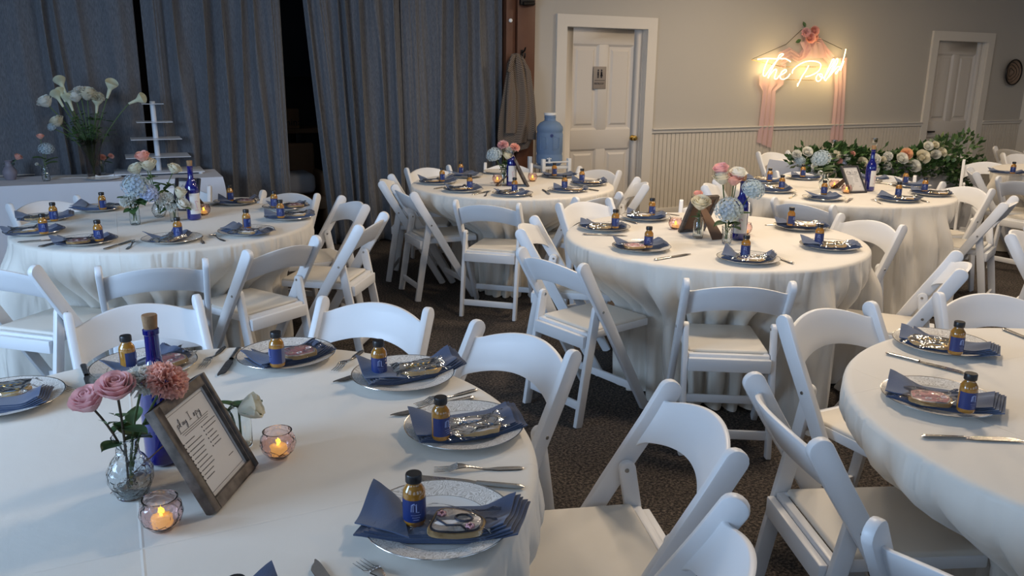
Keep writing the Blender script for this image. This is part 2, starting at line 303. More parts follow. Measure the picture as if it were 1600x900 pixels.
def door(n, d, lever):
    x0, x1 = d; Y = WY+0.055
    g = MB().box((x0+0.004, Y, 0.01), (x1-0.004, Y+0.04, DT-0.004))
    W_ = x1-x0; st = 0.115; mid = (x0+x1)/2
    cols = ((x0+st, mid-0.055), (mid+0.055, x1-st)); rows = ((0.22, 0.80), (1.00, DT-0.16))
    # slab as stiles/rails with recessed moulded panels
    s = MB()
    s.box((x0+0.004, Y, 0.01), (x0+st, Y+0.04, DT-0.004)); s.box((x1-st, Y, 0.01), (x1-0.004, Y+0.04, DT-0.004)); 
    for z0, z1 in rows: s.box((mid-0.055, Y, z0), (mid+0.055, Y+0.04, z1))
    for a, b2 in ((0.01, 0.22), (0.80, 1.00), (DT-0.16, DT-0.004)): s.box((x0+st, Y, a), (x1-st, Y+0.04, b2))
    o = struct('door_%d' % n, s, doorp, bevel=0.003)
    for (a, b2) in cols:
        for (z0, z1) in rows:
            p = MB(); e = 0.022; q = 0.045
            rings = [(0, 0.002), (e, 0.018), (q, 0.018), (q+0.02, 0.006)]
            vs = []
            for k, dy in rings: vs += [(a+k, Y+dy, z0+k), (b2-k, Y+dy, z0+k), (b2-k, Y+dy, z1-k), (a+k, Y+dy, z1-k)]
            fs = [(r*4+i, r*4+(i+1) % 4, r*4+4+(i+1) % 4, r*4+4+i) for r in range(3) for i in range(4)]+[(12, 13, 14, 15)]
            ob('door_panel', p.add(vs, fs).mesh('door_panel', doorp, smooth=False), o)
    c = MB(); 
    for (a, b2, z0, z1) in ((x0-CW, x0, 0, DT), (x1, x1+CW, 0, DT), (x0-CW, x1+CW, DT, DT+CW)):
        c.box((a, WY-0.030, z0), (b2, WY, z1))
    ob('casing', c.mesh('casing', trimp, smooth=False), o)
    j = MB().box((x0-0.001, WY-0.005, 0), (x0+0.003, WY+0.15, DT)).box((x1-0.003, WY-0.005, 0), (x1+0.001, WY+0.15, DT)).box((x0, WY-0.005, DT-0.004), (x1, WY+0.15, DT)).box((x1-0.012, WY+0.04, 0), (x1-0.003, WY+0.053, DT))
    ob('door_jamb', j.mesh('door_jamb', trimp, smooth=False), o)
    if not lever:
        h = MB().lathe([(0.0, 0), (0.03, 0), (0.03, 0.006), (0.012, 0.012), (0.011, 0.03), (0.026, 0.04), (0.030, 0.052), (0.026, 0.064), (0.012, 0.070), (0, 0.071)], 20)
        k = ob('door_knob', h.mesh('door_knob', brass), o, (x1-0.085, Y, 0.905)); k.rotation_euler = (PI/2, 0, 0); k['label'] = 'round brass door knob'
    else:
        h = MB().lathe([(0, 0), (0.028, 0), (0.028, 0.008), (0.010, 0.012), (0.010, 0.045), (0, 0.046)], 16).box((-0.01, -0.011, 0.035), (0.13, 0.011, 0.048))
        k = ob('door_handle', h.mesh('door_handle', darkmetal, bevel=0.002), o, (x0+0.075, Y, 0.87)); k.rotation_euler = (PI/2, 0, 0); k['label'] = 'dark lever handle'
    return o
door(1, D1, False); door(2, D2, True)
# restroom sign on the first door
a = on_y(927, 108, WY+0.055); b2 = on_y(949, 139, WY+0.055)
t = thing('restroom_sign', 'brown restroom plate with two figures screwed on the left door', 'sign', (a.x, WY+0.0535, b2.z))
sw, sh = 0.155, 0.225
ob('sign_plate', MB().box((0, -0.006, 0), (sw, 0, sh)).mesh('sign_plate', signm, bevel=0.004), t)
for i, cx in enumerate((0.056, 0.096)):
    m = MB(); m.lathe([(0, 0), (0.010, 0), (0.010, 0.002), (0, 0.002)], 12, (cx, 0, 0)); i1 = len(m.v)
    for k in range(i1): x, y, z = m.v[k]; m.v[k] = (x, -0.0075-z*0.5, 0.187+y)
    m.box((cx-0.010, -0.0085, 0.137 if i == 0 else 0.150), (cx+0.010, -0.0065, 0.174)).box((cx-0.009, -0.0085, 0.110), (cx-0.002, -0.0065, 0.15)).box((cx+0.002, -0.0085, 0.110), (cx+0.009, -0.0065, 0.15))
    if i == 1: m.add([(cx-0.018, -0.0085, 0.128), (cx+0.018, -0.0085, 0.128), (cx, -0.0085, 0.172)], [(0, 1, 2)])
    ob('pictogram', m.mesh('pictogram', ink, smooth=False), t)
ob('dividing_line', MB().box((0.015, -0.008, 0.084), (sw-0.015, -0.006, 0.088)).mesh('dividing_line', ink, smooth=False), t)
def text_mesh(s, size, m, ext=0.0006, shear=0.0):
    c = bpy.data.curves.new('txt', 'FONT'); c.body = s; c.size = size; c.extrude = ext; c.resolution_u = 2; c.shear = shear
    o = bpy.data.objects.new('txt', c); COL.objects.link(o); dg = bpy.context.evaluated_depsgraph_get(); dg.update()
    me = bpy.data.meshes.new_from_object(o.evaluated_get(dg)); me.materials.clear(); me.materials.append(m); bpy.data.objects.remove(o); return me
tm = ob('lettering', text_mesh('RESTROOM', 0.028, ink), t, (0.012, -0.0075, 0.045)); tm.rotation_euler = (PI/2, 0, 0); tm.scale = (0.80, 1, 1)
# ---- other walls
struct('wall_right', MB().box((XR, -3.0, 0), (XR+0.15, 9.6, 3.0)), trimp)
def window_wall(name, axis, c, spans, lo, hi):
    m = MB(); edges = [lo]+[v for s in spans for v in s]+[hi]
    def bx(u0, u1, z0, z1):
        if axis == 'x': m.box((c-0.12, u0, z0), (c, u1, z1))
        else: m.box((u0, c-0.12, z0), (u1, c, z1))
    for i in range(0, len(edges), 2): bx(edges[i], edges[i+1], 0, 3.0)
    for s in spans: bx(s[0], s[1], 0, 0.9); bx(s[0], s[1], 2.6, 3.0)
    struct(name, m, paint)
window_wall('wall_left', 'x', XL, [(y-1.05, y+1.05) for y in (-0.4, 2.2)], -3.0, 9.6)
window_wall('wall_near', 'y', -3.0, [(x-1.05, x+1.05) for x in (-1.0, 2.0, 5.0, 8.0)], XL, XR)
n = 0
for ax, c, cs in (('x', XL, (-0.4, 2.2)), ('y', -3.0, (-1.0, 2.0, 5.0, 8.0))):
    for u in cs:
        n += 1; m = MB()
        for (a, b2, z0, z1) in ((u-1.05, u-1.0, 0.9, 2.6), (u+1.0, u+1.05, 0.9, 2.6), (u-1.0, u+1.0, 0.9, 0.95), (u-1.0, u+1.0, 2.55, 2.6), (u-0.02, u+0.02, 0.95, 2.55)):
            if ax == 'x': m.box((c-0.09, a, z0), (c-0.03, b2, z1))
            else: m.box((a, c-0.09, z0), (b2, c-0.03, z1))
        struct('window_%d' % n, m, trimp)
# ---- dark room behind the curtains
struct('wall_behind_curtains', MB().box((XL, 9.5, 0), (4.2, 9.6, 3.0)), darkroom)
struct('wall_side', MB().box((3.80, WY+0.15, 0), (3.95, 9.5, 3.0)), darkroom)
# ---- post and header
t = thing('brown_post', 'reddish brown wooden post between grey curtains and pale wall', 'post', (3.60, 7.34, 0))
ob('post_board', MB().box((-0.005, -0.03, 0), (0.185, 0.10, 3.0)).mesh('post_board', postw, bevel=0.004), t)
ob('side_board', MB().box((-0.11, 0.0, 0), (-0.012, 0.10, 3.0)).mesh('side_board', postw, bevel=0.004), t)
p = on_y(798, 32, 7.33); ob('button', MB().lathe([(0, 0), (0.018, 0), (0.018, 0.01), (0.01, 0.016), (0, 0.017)], 16).xf(Matrix.Rotation(PI/2, 4, 'X')).mesh('button', jugw), t, (p.x-3.60, -0.002, p.z))
p = on_y(813, 88, 7.3); hk = MB().tube([(0, 0.02, -0.02), (0, -0.03, -0.03), (0, -0.06, 0.0), (0, -0.06, 0.03)], 0.008, 8).tube([(0, 0.02, 0.03), (0, -0.05, 0.05), (0, -0.07, 0.08)], 0.008, 8).box((-0.012, 0.0, -0.05), (0.012, 0.01, 0.06))
HOOK = Vector((p.x+0.02, 7.30, p.z)); ob('coat_hook', hk.mesh('coat_hook', darkmetal), t, (HOOK.x-3.60, -0.04, HOOK.z))
p = on_y(822, 5, 7.3); ob('bracket', MB().box((-0.07, -0.04, 0.0), (0.08, 0.0, 0.10)).tube([(-0.05, -0.05, 0.01), (0.07, -0.05, 0.02)], 0.02).mesh('bracket', darkmetal, bevel=0.005), t, (p.x-3.60, -0.03, p.z-0.02))
# ---- curtains
def curtain(xa0, xa1, xb0, xb1, nf, seed, label, amp=0.050, bright=None):
    """top from xa0 to xb0, bottom from xa1 to xb1"""
    rd = random.Random(seed); ph = [rd.uniform(0, 6.28) for _ in range(6)]; ws = [rd.uniform(0.35, 1.6) for _ in range(nf)]
    tot = sum(ws); cum = [0]
    for w_ in ws: cum.append(cum[-1]+w_/tot)
    am = [rd.uniform(0.35, 1.4) for _ in range(nf+1)]
    def fn(u, v):
        z = 2.98-2.965*v; e = v; fa_ = 1.0
        uu = u+(0.30/nf)*math.sin(2.6*v+ph[0]+9*u)*math.sin(PI*u)+(0.12/nf)*math.sin(7*v+ph[1]+23*u)*math.sin(PI*u)
        k = 0
        while k < nf-1 and uu > cum[k+1]: k += 1
        f = (uu-cum[k])/(cum[k+1]-cum[k]); s = 0.5-0.5*math.cos(2*PI*f); s = s**0.75
        a = amp*(am[k]*(1-f)+am[k+1]*f)*(0.8+0.35*v)
        fine = 0.006*math.sin(90*uu+ph[2]+3*v)+0.004*math.sin(210*uu+2*math.sin(5*v+ph[3]))
        x = (xa0+(xa1-xa0)*e)*(1-u)+(xb0+(xb1-xb0)*e)*u + 0.018*math.sin(2*PI*f)*am[k]
        return (x, 7.46-a*s-fine-0.02*v, z)
    m = MB().grid(fn, nf*22, 34)
    o = ob('curtain', m.mesh('curtain', curt, ang=180)); sm = o.modifiers.new('thick', 'SOLIDIFY'); sm.thickness = 0.004
    return tag(o, label, 'curtain', 'grey linen curtains')
G0 = on_y(213, 5, 7.36).x; G1 = on_y(440, 5, 7.36).x; G2 = on_y(467, 5, 7.36).x; G3 = on_y(495, 260, 7.36).x; G4 = on_y(628, 5, 7.36).x
curtain(-2.95, -2.95, G0-0.02, G0-0.03, 17, 1, 'dark grey linen curtain behind the lily vase, leftmost panel', 0.08)
curtain(G0+0.03, G0+0.03, G1, G1, 7, 2, 'grey linen curtain panel between the cake stand and the dark gap', 0.085)
curtain(G2, G3+0.12, G4, G4+0.02, 7, 3, 'grey linen curtain panel just right of the dark gap', 0.085)
curtain(G4+0.005, G4+0.03, 3.50, 3.52, 7, 4, 'grey linen curtain panel ending at the brown post', 0.08)
t = tag(ob('curtain_rod', MB().tube([(XL, 7.40, 2.97), (3.6, 7.40, 2.97)], 0.014, 8).mesh('curtain_rod', darkmetal)), 'dark rod carrying the grey curtains', 'curtain rod')
# ---- things in the dark gap
def dk(name, label, cat, m, mt): return tag(ob(name, m.mesh(name, mt, bevel=0.006)), label, cat)
q = on_y(440, 150, 8.9)
tx = on_y(458, 230, 8.9)
dk('dark_screen', 'dark bluish panel standing high behind the curtain gap', 'panel', MB().box((1.45, 9.3, on_y(458, 120, 9.3).z), (2.3, 9.36, 2.6)), tvm)
zs = on_y(470, 190, 9.0).z
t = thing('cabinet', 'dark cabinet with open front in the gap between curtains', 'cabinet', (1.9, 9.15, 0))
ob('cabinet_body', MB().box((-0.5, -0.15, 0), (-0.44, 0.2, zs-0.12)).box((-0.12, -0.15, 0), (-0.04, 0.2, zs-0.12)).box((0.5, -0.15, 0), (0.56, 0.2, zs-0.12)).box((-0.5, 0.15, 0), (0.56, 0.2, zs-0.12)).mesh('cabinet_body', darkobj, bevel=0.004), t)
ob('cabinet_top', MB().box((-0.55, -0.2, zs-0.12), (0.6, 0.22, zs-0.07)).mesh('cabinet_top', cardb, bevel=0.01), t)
bx0 = on_y(442, 185, 8.95); bx1 = on_y(467, 170, 8.95)
t = thing('cardboard_box', 'brown cardboard box with lettering seen through the curtain gap', 'box', (bx0.x-0.25, 8.95, zs-0.068))
ob('box_body', MB().box((0, 0, 0), (bx1.x-bx0.x+0.25, 0.3, bx1.z-zs+0.07)).mesh('box_body', cardb, bevel=0.008), t)
o = ob('lettering', text_mesh('China', 0.105, ink), t, (0.20, -0.003, 0.03)); o.rotation_euler = (PI/2, 0, 0)
cx = on_y(463, 290, 8.2)
t = thing('armchair', 'dim brown armchair with pale cushion behind the curtain gap', 'armchair', (cx.x, 8.2, 0))
ob('chair_frame', MB().box((-0.25, 0.25, 0.35), (0.25, 0.32, 0.86)).box((-0.28, -0.25, 0), (-0.23, 0.32, 0.6)).box((0.23, -0.25, 0), (0.28, 0.32, 0.6)).box((-0.25, -0.25, 0.25), (0.25, 0.30, 0.38)).mesh('chair_frame', cardb, bevel=0.02), t)
ob('cushion', MB().box((-0.22, -0.2, 0.40), (0.16, 0.2, 0.60)).mesh('cushion', linenwhite, bevel=0.06, seg=3), t)
# ================================================================ CHAIRS
def board(path, x0, x1, bev=0.005, rs=True, re=True):
    """path: (y,z,width); rounded ends"""
    P = [Vector((a[0], a[1])) for a in path]; Wd = [a[2]/2 for a in path]; L_, R_ = [], []
    for k, p in enumerate(P):
        t = (P[min(k+1, len(P)-1)]-P[max(k-1, 0)]).normalized(); nn = Vector((-t.y, t.x))
        L_.append(p+nn*Wd[k]); R_.append(p-nn*Wd[k])
    def cap(p, t, w_):
        nn = Vector((-t.y, t.x)); return [p+nn*w_*math.cos(a)+t*w_*math.sin(a)*0.9 for a in [PI*i/8 for i in range(1, 8)]]
    poly = list(L_)
    if re: poly += cap(P[-1], (P[-1]-P[-2]).normalized(), Wd[-1])
    poly += R_[::-1]
    if rs: poly += cap(P[0], (P[0]-P[1]).normalized(), Wd[0])[::1]
    return MB().prism([(a.x, a.y) for a in poly], x0, x1)
HT = 0.79; FY = -0.27       # finial height and setback
LP = [(0.190, 0.0, 0.046), (0.02, 0.29, 0.052), (-0.10, 0.495, 0.056), (-0.205, 0.665, 0.060), (-0.258, HT-0.033, 0.062)]
SP = [(-0.235, 0.0, 0.042), (-0.185, 0.30, 0.046), (-0.140, 0.548, 0.046)]
m_lp = {s: board(LP, min(s*0.196, s*0.222), max(s*0.196, s*0.222), rs=False).mesh('long_leg', white, bevel=0.006) for s in (-1, 1)}
m_sp = {s: board(SP, min(s*0.171, s*0.194), max(s*0.171, s*0.194), rs=False).mesh('short_leg', white, bevel=0.005) for s in (-1, 1)}
def post_at(z):
    for a, b2 in zip(LP, LP[1:]):
        if a[1] <= z <= b2[1]: f = (z-a[1])/(b2[1]-a[1]); return a[0]+(b2[0]-a[0])*f
    return LP[-1][0]
def back_fn(off):
    def fn(u, v):
        x = (u*2-1)*0.205; k = u*2-1; e = 1-k*k
        zl = 0.610+0.044*e; zh = 0.722+0.046*e
        # flare into the post near both ends
        fl = max(0, abs(k)-0.86)/0.14; zl -= 0.018*fl*fl; zh += 0.010*fl*fl
        z = zl+(zh-zl)*v; y = post_at(min(z, 0.70)) - max(0, z-0.70)*0.5 - 0.045*e + off
        return (x, y, z)
    return fn
bk = MB(); nu, nv = 26, 4
f0, f1 = back_fn(0.007), back_fn(-0.007)
bk.grid(f0, nu, nv).grid(f1, nu, nv)
w1 = (nu+1)*(nv+1)
for i in range(nu): bk.f.append((i, i+1, i+1+w1, i+w1)); o_ = nv*(nu+1); bk.f.append((o_+i, o_+i+1, o_+i+1+w1, o_+i+w1)); bk.m += [0, 0]
m_back = bk.mesh('backrest', white, bevel=0.003, ang=50)
sf = MB().box((-0.170, -0.165, 0.405), (-0.145, 0.225, 0.440)).box((0.145, -0.165, 0.405), (0.170, 0.225, 0.440)).box((-0.145, 0.195, 0.405), (0.145, 0.225, 0.440)).box((-0.168, -0.180, 0.385), (0.168, -0.155, 0.440))
m_sf = sf.mesh('seat_frame', white, bevel=0.005)
# rear rail with its step
m_rr = MB().box((-0.170, -0.206, 0.370), (0.170, -0.182, 0.428)).mesh('seat_rail', white, bevel=0.005)
sp_ = MB().box((-0.166, -0.152, 0.430), (0.166, 0.222, 0.452)); m_pad = sp_.mesh('seat', pad, bevel=0.010, seg=3)
m_st = MB().box((-0.175, -0.222, 0.075), (0.175, -0.206, 0.115)).mesh('stretcher', white, bevel=0.004)
m_st2 = MB().box((-0.198, 0.113, 0.100), (0.198, 0.129, 0.138)).mesh('stretcher', white, bevel=0.004)
m_rv = [MB().lathe([(0, 0), (0.0065, 0), (0.0055, 0.0025), (0, 0.003)], 10).xf(Matrix.Translation((xx, -0.137, 0.545)) @ Matrix.Rotation(s*PI/2 if abs(xx) > 0.2 else -s*PI/2, 4, 'Y')).mesh('rivet', rivet_m) for s in (-1, 1) for xx in (s*0.222, s*0.171)]
def make_chair(label):
    t = thing('folding_chair', label, 'chair')
    for s in (-1, 1): ob('leg', m_lp[s], t); ob('leg', m_sp[s], t)
    ob('backrest', m_back, t); ob('seat', m_pad, t); ob('seat_frame', m_sf, t); ob('seat_rail', m_rr, t); ob('stretcher', m_st, t); ob('stretcher', m_st2, t); [ob('rivet', r_, t) for r_ in m_rv]
    return t
TB = {'T1': (0.07, 1.75), 'T2': (0.235, 4.78), 'T3': (2.69, 5.53), 'T4': (2.765, 3.29), 'T5': (4.80, 4.32), 'T6': (2.30, 0.96), 'T7': (7.82, 4.30), 'T8': (5.5, 1.9), 'HT': (7.0, 5.9)}
ZF = 0.782
def pair(a, b2, T):
    A = at(*a, ZF); B = at(*b2, ZF); m_ = (A+B)/2; d = (B-A); nn = Vector((-d.y, d.x, 0)).normalized(); c = Vector((*TB[T], ZF))
    if nn.dot(c-m_) < 0: nn = -nn
    return m_, nn
def single(a, side, T, dist):
    """one finial seen; the chair faces its table; side=+1 the finial right of the sitter's left..."""
    A = at(*a, ZF); c = Vector((*TB[T], ZF)); v_ = A-c; dist = max(0.9, math.sqrt(max(0.5, v_.length**2-0.209**2))); r = math.atan2(0.209, dist); ang = math.atan2(v_.y, v_.x)+side*r
    m_ = c+Vector((math.cos(ang), math.sin(ang), 0))*dist; return m_, (c-m_).normalized()
CH = []
def chair(m_, nn, T, label):
    if T in ('T2', 'T3', 'T4', 'T5', 'T7'):
        c = Vector((*TB[T], m_.z)); v_ = m_-c
        if v_.length < 0.90: m_ = c+v_.normalized()*0.90
    o = m_+nn*(-FY); CH.append((o.x, o.y, math.atan2(-nn.x, nn.y), T, label))
PR = [
 ((90,490),(318,458),'T1','white folding chair behind the front table, directly behind the cork-topped blue bottle'),
 ((505,462),(673,480),'T1','white folding chair at the back edge of the front table, right of the blue bottle'),
 ((745,498),(905,548),'T1','white folding chair at the right back of the front table, beside the blue plaque cookie'),
 ((1050,590),(1165,710),'T1','white folding chair at the right side of the front table with wide empty cream seat'),
 ((12,318),(118,305),'T2','white folding chair behind the left table, in front of the flower table at far left'),
 ((150,418),(323,405),'T2','white folding chair with its back to the camera between the left and the front table'),
 ((385,392),(500,368),'T2','white folding chair tucked at the right front of the left table, back turned'),
 ((535,305),(575,320),'T2','white folding chair right of the left table, nearer the grey curtains'),
 ((563,352),(604,331),'T2','white folding chair right of the left table, seen side on in the aisle'),
 ((413,297),(496,302),'T2','white folding chair behind the right end of the left table, under the dark curtain gap'),
 ((243,291),(314,290),'T2','white folding chair mostly hidden behind the left table flowers'),
 ((637,262),(697,258),'T3','white folding chair at the left back of the middle table, by the curtain'),
 ((760,254),(829,255),'T3','white folding chair behind the middle table, before the hanging coat'),
 ((909,260),(967,266),'T3','white folding chair behind the middle table, before the panelled restroom door'),
 ((594,283),(609,272),'T3','white folding chair at the left end of the middle table, seen edge on'),
 ((620,288),(650,300),'T3','white folding chair at the left front of the middle table with long slanting legs'),
 ((713,313),(808,318),'T3','white folding chair standing square in front of the middle table, back turned'),
 ((879,306),(956,297),'T3','white folding chair at the right front of the middle table, back turned behind another chair'),
 ((995,274),(1015,291),'T3','white folding chair right of the middle table, before the beadboard wall'),
 ((833,336),(809,359),'T4','white folding chair left of the centre right table, the farther of two side by side'),
 ((872,317),(950,309),'T4','white folding chair at the left back of the centre right table, backrest lit warm'),
 ((815,388),(905,412),'T4','white folding chair at the left front of the centre right table, seat fully visible'),
 ((1072,437),(1242,442),'T4','white folding chair standing square in front of the centre right table, back turned'),
 ((1314,333),(1416,352),'T4','white folding chair at the right back of the centre right table'),
 ((1500,391),(1508,424),'T4','white folding chair right of the centre right table, leaning posts overlapping'),
 ((1215,305),(1313,318),'T5','white folding chair in front of the sign side table, back turned'),
 ((1350,270),(1424,274),'T5','white folding chair behind the sign side table, below the garland'),
 ((1482,285),(1545,294),'T5','white folding chair at the right of the sign side table, arched back toward the camera'),
 ((1588,307),(1573,317),'T5','white folding chair right of the sign side table, seen edge on with long slanting posts'),
 ((1099,289),(1117,279),'T5','white folding chair at the left end of the sign side table, partly behind the roses'),
 ((1212,267),(1282,266),'T5','white folding chair behind the sign side table, below the pale blue hydrangea'),
 ((1220,492),(1360,470),'T6','white folding chair left behind the right foreground table, glossy arched back'),
 ((1460,456),(1640,457),'T6','white folding chair behind the right foreground table, cut by the picture edge'),
 ((1167,578),(1283,695),'T6','white folding chair left of the right foreground table, back turned'),
 ((1186,237),(1228,235),'HT','white folding chair behind the garland table, left of the hanging pink tails'),
 ((1272,236),(1316,235),'HT','white folding chair behind the garland table, below the neon sign'),
 ((1530,251),(1590,254),'T7','white folding chair behind the far right table, facing the camera'),
 ((1513,260),(1524,269),'T7','white folding chair at the left of the far right table, seen edge on'),
 ((1561,276),(1640,285),'T7','white folding chair in front of the far right table, back turned'),
]
for a, b2, T, lab in PR:
    m_, nn = pair(a, b2, T)
    if T == 'HT': nn = Vector((0, -1, 0)); 
    chair(m_, nn, T, lab)
m_, nn = single((50,416), -1, 'T2', 1.02); chair(m_, nn, 'T2', 'white folding chair at the left edge of the picture, before the left table')
m_, nn = single((1159,777), -1, 'T1', 1.18); chair(m_, nn, 'T1', 'white folding chair at the bottom edge, lower right of the front table')
m_, nn = single((1364,817), 1, 'T6', 1.02); chair(m_, nn, 'T6', 'white folding chair at the bottom right corner, back turned to the camera')
m_, nn = single((1065,312), -1, 'T4', 1.00)
chair(m_, nn, 'T4', 'white folding chair behind the centre right table, hidden by frame and roses')
A = at(1577,365,ZF); B = at(1592,357,ZF); dA = (B-A).normalized(); chair(A+dA*0.209, Vector((dA.y, -dA.x, 0)), 'X', 'white folding chair at the right edge, turned away toward the hidden table')
A = at(1548,229,ZF); chair(A+Vector((0.05,-0.2,0)), Vector((1,-0.15,0)).normalized(), 'X', 'white folding chair against the far right wainscot, grey in shade')
A = at(1557,238,ZF); chair(A+Vector((0.21,-0.12,0)), Vector((-0.3,-1,0)).normalized(), 'X', 'white folding chair beside the farthest one in the right corner')
A = at(-45,470,ZF); chair(Vector((-1.05,4.85,0.78)), Vector((1,0.45,0)).normalized(), 'T2', 'white folding chair whose seat corner shows at the left edge')
proto = None
for (x, y, rz, T, lab) in CH:
    if proto is None:
        proto = make_chair(lab); proto['group'] = 'white folding chairs'; proto.location = (x, y, 0); proto.rotation_euler = (0, 0, rz)
    else: dup(proto, (x, y, 0), rz, lab, 'white folding chairs')
# ================================================================ ROUND TABLES
RT_ = 0.762; TZ = 0.757
def limit_profile(cx, cy, T):
    rects = [(x, y, rz) for (x, y, rz, t_, l) in CH]
    N_ = 360; lim = []
    for i in range(N_):
        a = 2*PI*i/N_; r_ok = 2.0
        for (x, y, rz) in rects:
            if abs(x-cx) > 1.6 or abs(y-cy) > 1.6: continue
            c_, s_ = math.cos(-rz), math.sin(-rz); r = 0.34
            while r < 1.0:
                dx, dy = cx+r*math.cos(a)-x, cy+r*math.sin(a)-y; lx, ly = dx*c_-dy*s_, dx*s_+dy*c_
                if abs(lx) < 0.235 and -0.23 < ly < 0.245: r_ok = min(r_ok, r); break
                r += 0.01
        lim.append(min(r_ok, 1.0))
    k = 4
    lm = [min(lim[(i+j) % N_] for j in range(-k, k+1)) for i in range(N_)]
    out_ = [sum(lm[(i+j) % N_] for j in range(-k, k+1))/(2*k+1) for i in range(N_)]
    return out_
def tablecloth(T, seed, label, m=ivory, nf=34):
    cx, cy = TB[T]; rd = random.Random(seed); lim = limit_profile(cx, cy, T); N_ = len(lim)
    ph = [rd.uniform(0, 6.28) for _ in range(5)]; ws = [rd.uniform(0.7, 1.35) for _ in range(nf)]; tot = sum(ws); cum = [0]
    for w_ in ws: cum.append(cum[-1]+w_/tot)
    am = [rd.uniform(0.5, 1.3) for _ in range(nf)]; am.append(am[0])
    def fold(a):
        u = (a/(2*PI)) % 1.0; k = 0
        while k < nf-1 and u > cum[k+1]: k += 1
        f = (u-cum[k])/(cum[k+1]-cum[k]); A = am[k]*(1-f)+am[k+1]*f; return (math.sin(PI*f)**0.75)*A
    flare = lambda a: 0.5+0.5*math.sin(a*3+ph[2])
    rows = []
    for r in (0.0, 0.2, 0.4, 0.55, 0.68, 0.74): rows.append(('t', r))
    for k in range(1, 5): rows.append(('e', k*PI/8))
    nd = 22
    for k in range(1, nd+1): rows.append(('s', k/nd))
    def fn(u, v):
        a = 2*PI*u; kind, q_ = rows[round(v*(len(rows)-1))]
        if kind == 't': return (cx+q_*math.cos(a), cy+q_*math.sin(a), TZ+0.003)
        if kind == 'e': r = 0.745+0.020*math.sin(q_); z = TZ+0.003-0.018*(1-math.cos(q_))
        else:
            z = TZ-0.015-(TZ-0.022)*q_; g = smoothstep(0.0, 0.75, q_)
            aa = a+0.05*math.sin(4*q_+ph[0]+3*a)*q_
            A_ = 0.085*smoothstep(0.0, 0.35, q_); base = 0.762+0.045*q_*q_*flare(a)+0.05*q_
            l_ = lim[int(u*N_) % N_]; t_ = smoothstep(0.04, 0.45, q_); b2_ = min(base, l_-0.012-A_*0.9); base = base*(1-t_)+b2_*t_
            r = base+A_*fold(aa)+0.010*math.sin(19*a+ph[1]+6*q_)*smoothstep(0.02, 0.3, q_)
            z += 0.006*math.sin(a*17+ph[4])*smoothstep(0.9, 1, q_)
        return (cx+r*math.cos(a), cy+r*math.sin(a), z)
    mb = MB().grid(fn, 360, len(rows)-1, closeu=True)
    o = ob('tablecloth', mb.mesh('tablecloth', m, ang=180)); return tag(o, label, 'tablecloth', 'floor length ivory tablecloths')
def table(T, label):
    cx, cy = TB[T]; t = thing('round_table', label, 'table', (cx, cy, 0), 0.3, 'round banquet tables')
    ob('tabletop', MB().lathe([(0, 0.725), (0.755, 0.725), (0.760, 0.731), (0.760, 0.748), (0.755, 0.755), (0, 0.755)], 48).mesh('tabletop', woodslab), t)
    for k in range(4):
        a = k*PI/2; c_, s_ = math.cos(a), math.sin(a); ob('leg', MB().tube([(0.24*c_, 0.24*s_, 0.725), (0.27*c_, 0.27*s_, 0.0)], 0.014).mesh('leg', darkmetal), t)
NM = {'T1': 'front table at the lower left', 'T2': 'left table near the flower table', 'T3': 'middle table before the brown post', 'T4': 'centre right table with the tall roses', 'T5': 'sign side table next to the garland', 'T6': 'right foreground table', 'T7': 'far right table under the wall basket'}
for i, (T, nm) in enumerate(NM.items()):
    table(T, 'round banquet table hidden under ivory cloth, the '+nm)
    tablecloth(T, 10+i, 'ivory floor length cloth draped over the '+nm)
tb8 = None
